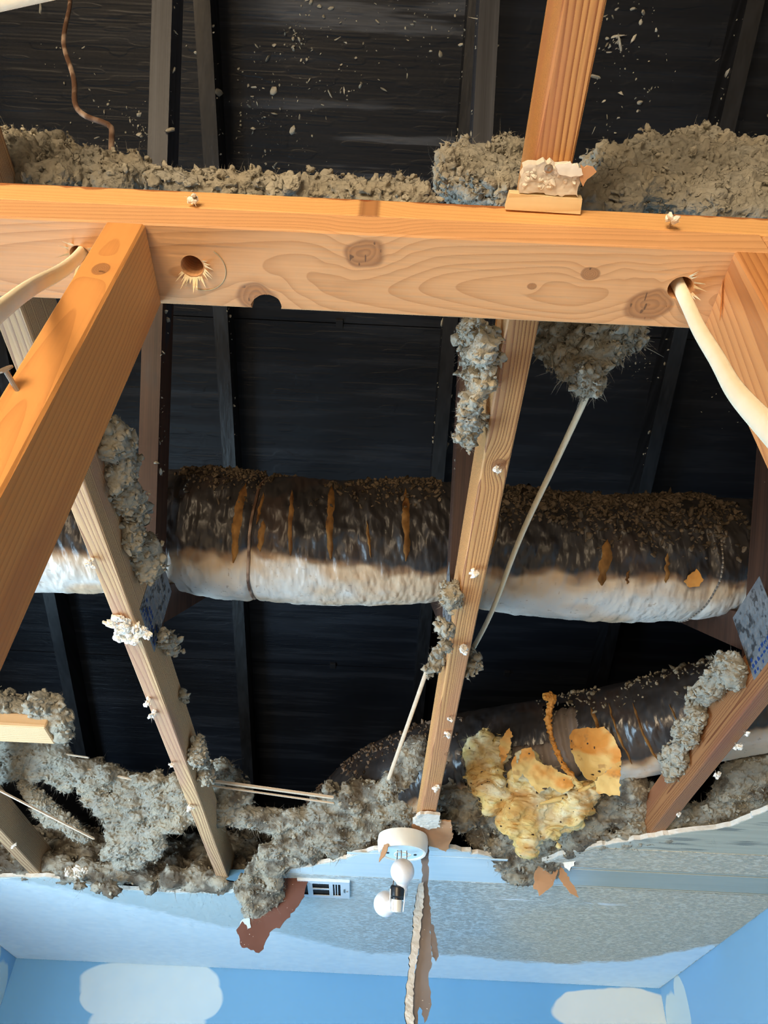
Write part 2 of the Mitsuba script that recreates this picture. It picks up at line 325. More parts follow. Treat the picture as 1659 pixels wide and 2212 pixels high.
# uv of a duct jacket: u = metres along, v = angle from the underside towards the room, in turns
def jacket(edge, seed, tan):
    def fn(p, n, uv):
        ph = (uv.y-.5)*360; u = uv.x
        e = edge+14*(fbm(u*5+seed, uv.y*3, seed, 3)-.5)+9*(noise(u*24, uv.y*20, seed)-.5)+6*dr.sin(u*9.3+seed)
        d = dr.select(ph > -100, ph-e, 80.0)
        white = mix((.56, .535, .49), tan, smoothstep(.44, .66, fbm(u*7+seed, uv.y*9, 2.0, 3)))
        white = mix(white, (.30, .24, .18), smoothstep(.90, .94, noise(u*190, uv.y*160, seed))*.6)
        brown = mix(mix(white, (.52, .39, .26), smoothstep(-30, -8, d+34*(fbm(u*13+seed, uv.y*12, 4.0, 3)-.5))), (.24, .145, .08), smoothstep(-11, -2, d+12*(noise(u*30, uv.y*30, 5)-.5)))
        soot = mix((.015, .0135, .014), (.044, .040, .040), fbm(u*16, uv.y*24, seed, 3))
        soot = mix(soot, (.048, .027, .018), smoothstep(.62, .78, fbm(u*11+3, uv.y*9, 1.0, 3))*.45)
        return mix(brown, soot, smoothstep(-5, 3, d+5*(noise(u*60, uv.y*50, 7.0)-.5)))
    return P(fn)
def crinkle(p, n, uv): return fbm(uv.x*62, uv.y*20, 3.0, 4)*1.0+.5*noise(uv.x*150, uv.y*45, 1.0)
scene['mat_jacket'] = two(bump(prin(jacket(31, 2.0, (.50, .37, .25)), .36, .42), crinkle, .0040))
scene['mat_jacket_far'] = two(bump(prin(jacket(33, 8.0, (.60, .48, .36)), .28, .55), crinkle, .0016))
def glass_col(p, n, uv):
    a = fbm(p.x*22, p.y*22, p.z*22, 4); b = fbm(p.x*60+4, p.z*60, p.y*60, 3)
    c = mix((.70, .55, .23), (.74, .68, .47), smoothstep(.36, .66, a)); c = mix(c, (.52, .29, .09), smoothstep(.50, .68, fbm(p.x*17+5, p.y*17, p.z*17, 4))*.8); c = mix(c, (.46, .30, .13), smoothstep(.50, .78, b)*.5)
    return mix(c, (.06, .04, .03), smoothstep(.86, .92, noise(p.x*95, p.y*95, p.z*95+3)))
scene['mat_fibreglass'] = two(bump({'type': 'diffuse', 'reflectance': P(glass_col)}, lambda p, n, uv: fbm(p.x*50-p.z*20, p.z*210+p.x*70, p.y*160, 3), .0035))
def foil_col(p, n, uv):
    a = fbm(p.x*14, p.y*14, p.z*20, 3)
    c = mix((.70, .50, .19), (.62, .27, .055), smoothstep(.40, .60, a+(p.z-2.55)*2.4)); c = mix(c, (.30, .15, .05), smoothstep(.6, .75, fbm(p.x*50, p.y*50, p.z*50, 3))*.6)
    return mix(c, (.05, .035, .025), smoothstep(.86, .92, noise(p.x*110, p.y*110, p.z*110)))
scene['mat_torn_foil'] = two(bump(prin(P(foil_col), .5, .3), lambda p, n, uv: fbm(p.x*60, p.y*60, p.z*60, 3), .002))
def tear_col(p, n, uv): return mix((.075, .033, .015), (.30, .155, .05), dr.clip(fbm(p.x*70, p.y*40, p.z*40, 3)*1.6-.3, 0, 1))
scene['mat_tear'] = {'type': 'diffuse', 'reflectance': P(tear_col)}
# drywall
def tex_h(p, n, uv):
    a = fbm(p.x*110, p.y*170, 0.0, 3); return smoothstep(.40, .62, a)+.35*noise(p.x*330, p.y*420, 1.0)
SOOT = [(-1.486, 2.55), (-1.18, 2.62), (-.98, 2.71), (-.79, 2.885), (-.52, 3.07), (-.39, 3.11), (.03, 3.36), (.39, 3.34), (.76, 3.39), (1.03, 3.31), (1.15, 3.16), (1.30, 2.95)]
def soot_edge(x):
    y = mi.Float(SOOT[0][1])
    for (xa, ya), (xb, yb) in zip(SOOT[:-1], SOOT[1:]):
        y = dr.select(x > xa, ya+(yb-ya)*(x-xa)/(xb-xa), y)
    return y
def ceil_col(p, n, uv):
    e = soot_edge(p.x)+.09*(fbm(p.x*9, p.y*9, 2.0, 3)-.5)+.03*(noise(p.x*60, p.y*60, 1.0)-.5)
    s = 1-smoothstep(-.035, .03, p.y-e)
    m = tex_h(p, n, uv); speck = smoothstep(.42, .60, fbm(p.x*95+3, p.y*130, 4.0, 3))
    heavy = smoothstep(-.55, .25, p.x+.25*(fbm(p.x*4, p.y*4, 0.0, 2)-.5)); warm_light = smoothstep(.15, .75, p.x+.3*(fbm(p.x*5, p.y*5, 9.0, 2)-.5))  # soot density; then warm light from the near room, painted in towards the right
    clean = mix((.60, .76, .87), (.68, .83, .92), fbm(p.x*40, p.y*40, 0.0, 2))
    lit_dirt = mix((.37, .44, .47), (.44, .395, .295), warm_light)  # real dirt, its colour warmed at right by painted light
    c = mix(clean, mix((.46, .58, .62), mix(lit_dirt, mix((.58, .70, .76), (.66, .61, .50), warm_light), m*.6), heavy), s)
    c = mix(c, (.25, .26, .24), s*(1-.5*warm_light)*speck*heavy*.5)
    scrape = smoothstep(.5, .62, fbm(p.x*14, p.y*120, 3.0, 3))*smoothstep(.02, .0, dr.abs(p.y-2.595-.03*(p.x-.5)))*smoothstep(.38, .45, p.x)*(1-smoothstep(.72, .86, p.x))
    return mix(c, (.78, .82, .86), scrape)
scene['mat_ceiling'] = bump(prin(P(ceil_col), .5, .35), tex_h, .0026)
def paper_col(p, n, uv):
    a = fbm(p.x*5, p.y*70, 2.0, 3); warm_light = smoothstep(.2, .9, p.x)  # paper colour tinted towards the right for the warm near-room light
    c = mix(mix((.43, .53, .57), (.38, .355, .27), warm_light), mix((.58, .68, .71), (.50, .47, .37), warm_light), a)
    c = mix(c, (.16, .16, .14), smoothstep(.56, .70, fbm(p.x*6+3, p.y*40, 1.0, 4))*(.25+.5*warm_light))
    return c
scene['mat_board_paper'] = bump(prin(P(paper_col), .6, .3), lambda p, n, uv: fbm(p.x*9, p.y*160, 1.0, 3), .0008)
def tape_col(p, n, uv):
    a = fbm(p.x*4, p.y*60, 6.0, 3); warm_light = smoothstep(.45, .75, p.x)  # strip colour warmed at right, near-room light put into the tint
    c = mix((.52, .66, .74), (.60, .72, .79), a); c = mix(c, mix((.33, .345, .295), (.40, .405, .345), a), warm_light)
    return c
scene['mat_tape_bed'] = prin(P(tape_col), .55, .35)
def gyp_col(p, n, uv): return mix((.62, .57, .48), (.84, .81, .75), fbm(p.x*60, p.y*60, p.z*60, 4))
scene['mat_gypsum'] = bump({'type': 'diffuse', 'reflectance': P(gyp_col)}, lambda p, n, uv: fbm(p.x*150, p.y*150, p.z*150, 3), .003)
scene['mat_crumb'] = {'type': 'diffuse', 'reflectance': {'type': 'rgb', 'value': [.86, .84, .78]}}
def kraft(a, b, seed):
    return two(prin(P(lambda p, n, uv: mix(mix(a, b, fbm(p.x*12+seed, p.y*12, p.z*12, 3)), (.75, .7, .62), smoothstep(.93, .96, noise(p.x*180, p.y*180, p.z*180+seed)))), .75, .2))
scene['mat_paper_red'] = kraft((.105, .042, .032), (.17, .075, .052), 1.0)
scene['mat_paper_tan'] = kraft((.50, .27, .14), (.58, .33, .18), 2.0)
scene['mat_paper_grey'] = kraft((.20, .165, .15), (.28, .235, .21), 3.0)
PW, PR = [(-1.0, 2.34, .2, .1), (-.82, 2.36, .24, .085), (-.70, 2.31, .13, .085), (-.88, 2.22, .24, .1), (-1.09, 2.30, .09, .07)], [(.95, 2.33, .15, .075), (1.13, 2.31, .22, .11), (1.0, 2.2, .22, .1)]
def wall_col(blobs, ax):
    def fn(p, n, uv):
        u = p.x if ax == 0 else p.y
        w = (fbm(u*8, p.z*8, 1.0, 3)-.5)*.6
        m = mi.Float(0)
        for a, b, ra, rb in blobs: m = dr.maximum(m, 1-smoothstep(.94, 1.04, dr.sqrt(dr.square((u-a)/ra)+dr.square((p.z-b)/rb))+w*.8))
        blue = mix((.15, .375, .61), (.17, .41, .65), fbm(u*2.5, p.z*2.5, 5.0, 2)) if ax == 0 else mix((.21, .395, .575), (.235, .43, .61), fbm(u*2.5, p.z*2.5, 5.0, 2))
        mud = mix((.50, .66, .76), (.60, .72, .76), fbm(u*9, p.z*9, 7.0, 3))
        if ax == 0: mud = mix(mud, (.70, .70, .64), smoothstep(.5, .9, u))
        else: mud = mix(mud, (.55, .60, .57), mi.Float(.8))
        return mix(blue, mud, m)
    return P(fn)
wb = lambda p, n, uv: fbm(p.x*120+p.y*120, p.z*120, 0.0, 2)
scene['mat_wall_far'] = bump(prin(wall_col(PW+PR, 0), .55, .35), wb, .0005)
scene['mat_wall_side'] = bump(prin(wall_col([(3.50, 2.31, .075, .115), (3.62, 2.25, .1, .15)], 1), .55, .35), wb, .0005)
scene['mat_wall_plain'] = prin((.16, .39, .68), .6)
scene['mat_wall_near'] = prin((.72, .66, .56), .8)
scene['mat_floor'] = prin(P(lambda p, n, uv: mix((.46, .40, .33), (.54, .47, .38), fbm(p.x*3, p.y*3, 0.0, 3))), .7)
# metals, plastics, ceramics
def galv_col(p, n, uv):
    a = fbm(p.x*60, p.y*110, p.z*110, 3)
    c = mix((.17, .20, .24), (.36, .39, .42), a); return mix(c, (.04, .04, .045), smoothstep(.54, .68, fbm(p.y*70, p.z*70, p.x*9+2, 3))*.8)
scene['mat_galv'] = two(prin(P(galv_col), .45, .5, metallic=.6))
scene['mat_ink'] = prin((.012, .04, .16), .6)
scene['mat_steel'] = two(prin((.72, .78, .82), .35, .5, metallic=.25))
scene['mat_nail'] = two(prin((.45, .40, .34), .4, .5, metallic=.9))
scene['mat_cable'] = bump(prin(P(lambda p, n, uv: mix((.74, .66, .48), (.80, .74, .58), fbm(p.x*40, p.y*40, p.z*40, 2))), .5, .4), lambda p, n, uv: noise(p.x*260, p.y*260, p.z*260), .0003)
scene['mat_cable_brown'] = two(prin(P(lambda p, n, uv: mix((.10, .055, .035), (.34, .25, .19), smoothstep(.45, .7, fbm(p.x*50, p.y*50, p.z*14, 3)))), .5))
scene['mat_ceramic'] = two(prin((.80, .77, .68), .3, .5))
scene['mat_lit_face'] = two(prin((.66, .84, .90), .3, .5))  # ceramic face of the holder, the cool light on it put into its colour
scene['mat_bulb'] = two(prin((.80, .80, .82), .08, .6, clearcoat=.6))
scene['mat_black'] = two(prin((.012, .013, .016), .3, .5))
scene['mat_pencil'] = prin((.40, .31, .18), .6)
scene['mat_lath'] = prin(P(lambda p, n, uv: mix((.56, .43, .30), (.72, .60, .46), fbm(p.x*8, p.y*90, p.z*90, 3))), .75)
scene['mat_dark'] = two(prin((.012, .012, .014), .7))
# ------------------------------------------------------------------ setting
def S(key, mesh, mat, kind='structure', smooth=False, label=None):
    k = add(key, mesh, mat, smooth); labels[k] = {'kind': kind, **({'label': label} if label else {})}; return k
XL, XR, YF = -1.486, 1.278, 3.72
ZP, Y0, D, Wd, HT = 2.36, 0.352, 0.089, 0.038, 0.089      # plate underside, its near face, stud depth, stud width, chord depth
ZC = ZP+0.076                                            # underside of the truss chords
S('floor', cham((-2.6, -2.8, -.1), (2.6, 3.9, 0), .001), 'mat_floor')
S('wall_far', cham((XL-.1, YF, 0), (XR+.1, YF+.1, ZC), .001), 'mat_wall_far', label='pale blue far wall with grey patches of filler below the ceiling')
S('wall_right', cham((XR, .5, 0), (XR+.1, YF, ZC), .001), 'mat_wall_side', label='pale blue right wall of the room beyond, meeting the sooty ceiling')
lw = unman(man(cham((XL-.1, .5, 0), (XL, YF, ZC), .001))-man(cham((XL-.2, .9, .8), (XL+.1, 2.3, 2.05), .0005)))
S('wall_left', lw, 'mat_wall_side', label='pale blue left wall of the room beyond, seen at the lower left corner')
bw = unman(man(cham((-2.6, -2.7, 0), (2.6, -2.6, 3.0), .001))-man(cham((-2.1, -2.9, .15), (-.5, -2.5, 2.1), .0005)))
S('wall_back', bw, 'mat_wall_near')
S('wall_near_left', cham((-2.7, -2.7, 0), (-2.6, .5, 3.0), .001), 'mat_wall_near'); S('wall_near_right', cham((2.6, -2.7, 0), (2.7, .5, 3.0), .001), 'mat_wall_near')
S('wall_gable_left', cham((-3.1, -4.2, 2.436), (-3.0, 3.9, 4.2), .001), 'mat_dark'); S('wall_gable_right', cham((3.0, -4.2, 2.436), (3.1, 3.9, 4.2), .001), 'mat_dark')
for k, (x0, x1, y0, y1, z0, z1) in (('window_1', (-2.1, -.5, -2.66, -2.62, .15, 2.1)), ('window_2', (-1.53, -1.50, .9, 2.3, .8, 2.05))):
    fr = []
    if k == 'window_1':
        for a in (x0, (x0+x1)/2-.03, x1-.06): fr.append(cham((a, y0, z0), (a+.06, y1, z1)))
        for a in (z0, z1-.06): fr.append(cham((x0, y0, a), (x1, y1, a+.06)))
    else:
        for a in (y0, (y0+y1)/2-.02, y1-.05): fr.append(cham((x0, a, z0), (x1, a+.05, z1)))
        for a in (z0, z1-.05): fr.append(cham((x0, y0, a), (x1, y1, a+.05)))
    S(k+'__frame', cat(fr), 'mat_wall_near'); labels[k] = {'kind': 'structure'}; del labels[k+'__frame']

# ---- roof: fire-blackened plywood laid in rows on the trusses
XT = [0.1339+0.6126*k for k in (-2, -1, 0, 1, 2)]         # left faces of the trusses
chord_z = lambda y: 3.79-.345*y                           # underside of the top chord, far slope
sheath = lambda y: chord_z(y)+.0945
lab('roof', 'soot-blackened plywood roof deck over the rafters', kind='structure')
rows = [(-.178, .0345), (.0395, 1.1795), (1.1825, 2.3225), (2.3255, 3.4655), (3.4685, 3.95)]
for r, (ya, yb) in enumerate(rows):
    cuts = [-3.0]+[.153+.6126*(k+(2 if r % 2 else 0)) for k in range(-8, 9, 4)]+[3.0]
    cuts = [c for c in cuts if -3.0 <= c <= 3.0]
    for xa, xb in zip(cuts[:-1], cuts[1:]):
        if xb-xa < .05: continue
        poly = Polygon([(ya, sheath(ya)), (yb, sheath(yb)), (yb, sheath(yb)+.012), (ya, sheath(ya)+.012)])
        k = 'roof__sheathing_panel'; add(k, extrude_x(poly, xa+.0015, xb-.0015), 'mat_char_ply')
nearp = Polygon([(-.182, sheath(-.178)), (-4.3, sheath(-.18)-.345*4.12), (-4.3, sheath(-.18)-.345*4.12+.012), (-.182, sheath(-.178)+.012)])
add('roof__sheathing_panel', extrude_x(nearp, -3, 3), 'mat_char_ply')
for y, x in ((1.181, -.148), (2.324, -.155), (1.181, .46), (2.324, .46), (1.181, -.77)):
    add('roof__panel_clip', cham((x-.010, y-.014, sheath(y)-.006), (x+.010, y+.014, sheath(y)+.004), .0008), 'mat_dark')

# ---- ceiling of the far room: what is left of it
E0 = [(XL, 2.64), (-1.18, 2.622), (-1.01, 2.60), (-.839, 2.689), (-.66, 2.70), (-.472, 2.683), (-.408, 2.649), (-.32, 2.56), (-.25, 2.46), (-.235, 2.415), (-.128, 2.347), (.045, 2.198), (.13, 2.16), (.212, 2.169), (.349, 2.224), (.395, 2.33), (.45, 2.36), (.475, 2.345), (.50, 2.25), (.57, 2.151), (.741, 2.031), (.924, 1.927), (.973, 1.816), (XR, 1.62)]
rg = np.random.default_rng(5); E1 = []
for a, b in zip(np.array(E0[:-1]), np.array(E0[1:])):
    k = max(1, int(np.linalg.norm(b-a)/.018))
    for i in range(k): E1.append(a+(b-a)*i/k+(rg.normal(0, .004, 2) if i else 0))
E1.append(np.array(E0[-1]))
board = Polygon([tuple(q) for q in E1]+[(XR, YF), (XL, YF)]).buffer(0)
fld = unary_union([sbox(XL, 2.452, XR, YF), sbox(XL, 2.3, -.262, YF), sbox(.47, 2.118, XR, 2.272)]).intersection(board.buffer(-.006))
jit = lambda poly, a, s: Polygon([(x+rg.normal(0, a), y+rg.normal(0, a)) for x, y in poly.segmentize(s).exterior.coords[:-1]]).buffer(0)
fld = unary_union([jit(g, .0012, .02) for g in getattr(fld, 'geoms', [fld])]).intersection(board)
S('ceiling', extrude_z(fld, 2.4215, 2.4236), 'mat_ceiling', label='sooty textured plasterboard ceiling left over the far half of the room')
tape = unary_union([sbox(-.262, 2.278, XR, 2.449), sbox(-.262, 2.20, .46, 2.30)]).intersection(board.buffer(-.004)).difference(fld.buffer(.001))
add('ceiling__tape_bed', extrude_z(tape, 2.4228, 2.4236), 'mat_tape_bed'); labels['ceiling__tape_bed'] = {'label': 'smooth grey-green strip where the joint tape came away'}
pap = board.buffer(-.003).difference(fld).difference(tape.buffer(.0012))
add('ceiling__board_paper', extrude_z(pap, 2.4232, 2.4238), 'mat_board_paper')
add('ceiling__board_core', extrude_z(board, 2.4238, 2.4355), 'mat_gypsum'); labels['ceiling__board_core'] = {'label': 'crumbling cream gypsum edge of the broken board'}
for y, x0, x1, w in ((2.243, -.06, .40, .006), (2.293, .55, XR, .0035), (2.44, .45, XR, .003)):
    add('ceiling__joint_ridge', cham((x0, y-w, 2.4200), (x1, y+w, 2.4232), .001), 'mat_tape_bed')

# ---- roof trusses
MID = -.18
def truss(i, x):
    key = name('roof_truss'); x1 = x+Wd
    bc = Polygon([(-4.08, ZC), (3.70, ZC), (3.70, ZC+HT-.03), (3.62, ZC+HT), (-4.0, ZC+HT), (-4.08, ZC+HT-.03)])
    def slope(s):
        ys = [MID, MID+s*3.95]; zt = [chord_z(MID), chord_z(MID+3.95)]
        return Polygon([(ys[0], zt[0]), (ys[1], zt[1]), (ys[1], zt[1]+.094), (ys[0], zt[0]+.094)])
    far, near = slope(1).difference(bc), slope(-1).difference(bc)
    d = .073
    w1 = Polygon([(1.297, 2.4385), (-.30, 3.978), (-.30+d*.694, 3.978+d*.72), (1.297+d*.694, 2.4385+d*.72)])
    w2 = Polygon([(1.215, 2.453), (2.1, 3.33), (2.1-d*.70, 3.33+d*.71), (1.215-d*.70, 2.453+d*.71)])
    other = lambda p: Polygon([(2*MID-a, b) for a, b in p.exterior.coords])
    half = sbox(MID, 0, 9, 9); halfn = sbox(-9, 0, MID, 9)
    w1f = w1.difference(bc).difference(far.buffer(.001)).intersection(half); w2f = w2.difference(bc).difference(far.buffer(.001)).difference(w1.buffer(.001))
    w1n = other(w1).difference(bc).difference(near.buffer(.001)).intersection(halfn); w2n = other(w2).difference(bc).difference(near.buffer(.001)).difference(other(w1).buffer(.001))
    # the bottom chord: eased arrises, ends bevelled
    def bev(poly, c=.0022): return cat([extrude_x(poly, x+c, x1-c)]) if False else hull(np.vstack([[(xx, *p) for p in poly.buffer(-b, join_style=2).exterior.coords] for xx, b in ((x, c), (x+c, 0), (x1-c, 0), (x1, c))]))
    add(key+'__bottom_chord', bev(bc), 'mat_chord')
    for p in (far, near): add(key+'__top_chord', extrude_x(p, x, x1), 'mat_char_wood')
    for p in (w1f, w2f, w1n, w2n): add(key+'__web', extrude_x(p, x, x1), 'mat_web')
    # toothed metal connector plates on both faces of the joint
    rng = np.random.default_rng(i)
    for s, xf in ((-1, x), (1, x1)):
        for c0 in ((1.150, 2.463, 1.292, 2.612), (1.62, 3.19, 1.75, 3.27)):
            if c0[0] > 1.5: c0 = (1.74, chord_z(1.80)-.06, 1.90, chord_z(1.80)+.06)
            pl = cham((xf-.0012 if s < 0 else xf-.0002, c0[0], c0[1]), (xf+.0002 if s < 0 else xf+.0012, c0[2], c0[3]), .0003)
            teeth = [pl]
            for yy in np.arange(c0[0]+.008, c0[2]-.006, .0125):
                for zz in np.arange(c0[1]+.010, c0[3]-.008, .019):
                    xs = xf+s*.0012
                    teeth.append(hull([(xs, yy-.0022, zz-.006), (xs, yy+.0022, zz-.006), (xs, yy-.0022, zz+.006), (xs, yy+.0022, zz+.006), (xs+s*.0018, yy, zz-.006), (xs+s*.0004, yy, zz+.006)]))
            k = add(key+'__connector_plate', cat(teeth), 'mat_galv')
            if i in (1, 3) and c0[0] < 1.5 and s == (1 if i == 1 else -1):
                ink = []
                for r_ in range(9):                       # worn, unreadable maker's stamping along one edge
                    for q in range(3):
                        y_, z_ = c0[0]+.014+r_*.0135, c0[1]+.006+q*.013
                        if rng.random() < .25: continue
                        xs = xf+s*.0014
                        ink.append(cham((xs-.0002, y_, z_), (xs+.0004, y_+.009, z_+.004+.005*rng.random()), .0001))
                add(k+'__ink_mark', cat(ink), 'mat_ink')
    return key
TL = ['pale bottom chord of the truss at the far left edge, leading down to the ceiling', 'left roof truss with a snowy clump on its pale chord and a blue-printed metal plate',
      'middle roof truss running over the wall plate, its orange chord ending above the light', 'right roof truss with reddish chord, insulation along its edge and a big metal plate', 'roof truss beyond the right wall, only its blackened rafter showing']
TK = [truss(i, x) for i, x in enumerate(XT)]
for k, t in zip(TK, TL): lab(k, t, 'roof truss')
labels[TK[2]+'__bottom_chord'] = {'label': 'orange to grey bottom chord with dark growth rings'}
labels[TK[3]+'__bottom_chord'] = {'label': 'red-brown bottom chord'}

# ---- the opened stud wall: double top plate, studs
lo = man(cham((-2.4, Y0, ZP), (.3655, Y0+D, ZP+.038), .0018))
hi = man(cham((-2.4, Y0+.0005, ZP+.0383), (2.4, Y0+D, ZC), .0018))
for hx, hy, r in ((-.206, .395, .0115), (-.318, .389, .0105), (.289, .394, .0125)):
    cy = man(trimesh.creation.cylinder(r, .3, sections=20, transform=trimesh.transformations.translation_matrix([hx, hy, 2.4]))); lo, hi = lo-cy, hi-cy
rk = np.random.default_rng(2); a = np.linspace(0, 2*np.pi, 18, endpoint=False)
kn = hull(np.vstack([np.c_[-.133+.0145*np.cos(a)*(1+.2*rk.normal(size=18)), .437+.0135*np.sin(a), np.full(18, z)] for z in (2.3, 2.45)])); lo = lo-man(kn)
def plate(mesh, mat, label):
    k = name('top_plate'); add(k, mesh, mat); lab(k, label, 'wall plate'); return k
pk = plate(unman(hi), 'mat_plate_upper', 'upper board of the double top plate, bright orange strip under the grey insulation')
pl = plate(unman(lo), 'mat_plate', 'lower board of the double top plate with knots, cable holes and a bitten-out edge')
plate(cham((.3675, Y0+.0012, ZP), (2.4, Y0+D, ZP+.038), .0018), 'mat_plate', 'next lower plate board, its split end showing at the right edge')
labels[pk]['category'] = labels[pl]['category'] = 'wall plate'
def splinters(key, hx, hy, r, n, seed, lo_=0, hi_=2*np.pi):
    rng = np.random.default_rng(seed); ms = []
    for i in range(n):
        t = rng.uniform(lo_, hi_); q = np.array([hx+r*np.cos(t), hy+r*np.sin(t), ZP+.001]); L = rng.uniform(.006, .019)
        tip = q+np.array([np.cos(t)*L*.7, np.sin(t)*L*.7, -L*rng.uniform(.3, .9)]); w = rng.uniform(.001, .0022)
        e = np.array([-np.sin(t), np.cos(t), 0])*w
        ms.append(hull([q-e, q+e, q+[0, 0, .002], tip]))
    add(key, cat(ms), 'mat_pale_wood')
splinters(pl+'__hole_splinters', -.206, .395, .0115, 30, 1, -.6, 2.6); splinters(pl+'__hole_splinters', -.318, .389, .0105, 14, 2); splinters(pl+'__hole_splinters', .289, .394, .0125, 14, 3, -1.2, 1.2)
labels[pl+'__hole_splinters'] = {'label': 'pale splinters round a drilled hole'}
circ = tube([(-.198+.026*np.cos(t), .397+.026*np.sin(t)*.95, ZP-.0004) for t in np.linspace(-.9, 1.9, 30)], .0006, 5); add(pl+'__pencil_arc', circ, 'mat_pencil')
labels[pl+'__pencil_arc'] = {'label': 'faint pencilled arc beside a cable hole'}
for x, s, t in ((-.2828, 'mat_stud', 'orange wall stud slanting down the left side, a nail standing out of its near face'), (.3278, 'mat_stud_right', 'orange wall stud at the right edge beside the cream cable'), (-.8934, 'mat_stud', None), (.9384, 'mat_stud', None)):
    if t is None: continue
    k = name('wall_stud'); m = cham((x, Y0-.0008, .04), (x+Wd, Y0+D-.001, ZP-.0008), .0022); add(k, m, s); lab(k, t, 'wall stud')
rng = np.random.default_rng(9)
add('wall_stud_001__splinter', hull([(.326, .378, 2.358), (.3285, .385, 2.357), (.327, .400, 2.335), (.3255, .41, 2.325), (.3245, .40, 2.333)]), 'mat_stud_right')

# ---- nails with torn crumbs of plaster
def nail(key, p, d, L, label, crumb=.006, seed=0, big=False):
    """a drywall nail: shank out of the wood along d, a head, and the plaster still hanging on it"""
    rng = np.random.default_rng(seed); p = np.array(p, float); d = np.array(d, float)/np.linalg.norm(d)
    k = name(key); tip = p+d*L
    add(k+'__shank', tube([p-d*.004, p+d*L*.5, tip], .0011 if not big else .0019, 8), 'mat_nail')
    add(k+'__head', lathe([(0, 0), (.0034 if not big else .0062, 0), (.0034 if not big else .0062, .0012), (0, .0014)], tip, d, 14), 'mat_nail')
    if crumb:
        n = 7; q = tip+rng.normal(0, crumb*.55, (n, 3)); v, f, i = lumps(q, np.full(n, crumb*.55), rng, 1, .9)
        v2, f2, i2 = strands(np.repeat(tip[None], 4, 0), rand_rot(rng, 4)[:, 0], np.full(4, crumb*1.7), np.full(4, crumb*.16), rng)
        add(k+'__plaster_crumb', trimesh.Trimesh(np.vstack([v, v2]), np.vstack([f, f2+len(v)]), process=False), 'mat_crumb')
    lab(k, label, 'nail'); return k
G = lambda s: f'plaster nails along the {s}'
for grp, zz, pts in (('middle truss chord', ZC, [(.156, .722, 'on a knot of the middle chord, nearest the wall plate'), (.150, .954, 'second down the middle chord, in front of the upper duct'), (.155, 1.173, 'third down the middle chord, just below the upper duct'), (.158, 1.443, 'fourth down the middle chord, upper of a close pair'), (.156, 1.513, 'fifth down the middle chord, lower of a close pair'), (.156, 1.792, 'last on the middle chord, above the brown paper scrap')]),
                     ('left truss chord', ZC, [(-.475, .973, 'uppermost on the left chord, in front of the white duct belly'), (-.472, 1.428, 'on the left chord below the big plaster clump, upper of a pair'), (-.474, 1.485, 'on the left chord below the big plaster clump, lower of a pair'), (-.474, 1.728, 'fourth down the left chord, against the dark roof'), (-.470, 1.983, 'lowest on the left chord, against the grey insulation')]),
                     ('right truss chord', ZC, [(.779, 1.443, 'topmost white spike on the right chord'), (.780, 1.502, 'second white spike on the right chord, over the white duct'), (.788, 1.647, 'third white spike on the right chord, above the insulation'), (.775, 1.879, 'lowest white spike on the right chord, at its buried end')]),
                     ('far left truss chord', ZC, [(-1.041, 2.33, 'white crumb on the far left chord')])):
    for j, (x, y, s) in enumerate(pts):
        nail('plaster_nail', (x, y, zz), (.1*((j*7) % 3-1), -.1, -1), .010, 'white plaster-crusted nail '+s, .0046+.001*(j % 3), j+int(x*100)+250)
nail('plaster_nail', (-.206, Y0, 2.403), (.1, -1, -.2), .008, 'white plaster-crusted nail on the near face of the top plate, left of its middle', .005, 71)
nail('plaster_nail', (.274, Y0, 2.402), (0, -1, -.3), .012, 'white plaster-crusted nail on the near face of the top plate, toward its right end', .005, 72)
nail('stud_nail', (-.272, Y0, 2.095), (-.35, -1, .25), .017, 'bent nail with a broad pale head standing out of the left stud', 0, 73, True)
rng = np.random.default_rng(8); q = np.array([-.461, 1.172, 2.432])+rng.normal(0, 1, (26, 3))*[.014, .017, .004]; v, f, i = lumps(q, np.full(26, .0065), rng, 2, .9)
k = add('plaster_clump', trimesh.Trimesh(v, f, process=False), 'mat_crumb'); lab(k, 'large snowy white lump of torn plaster stuck under the left chord beside the blue plate', 'plaster')

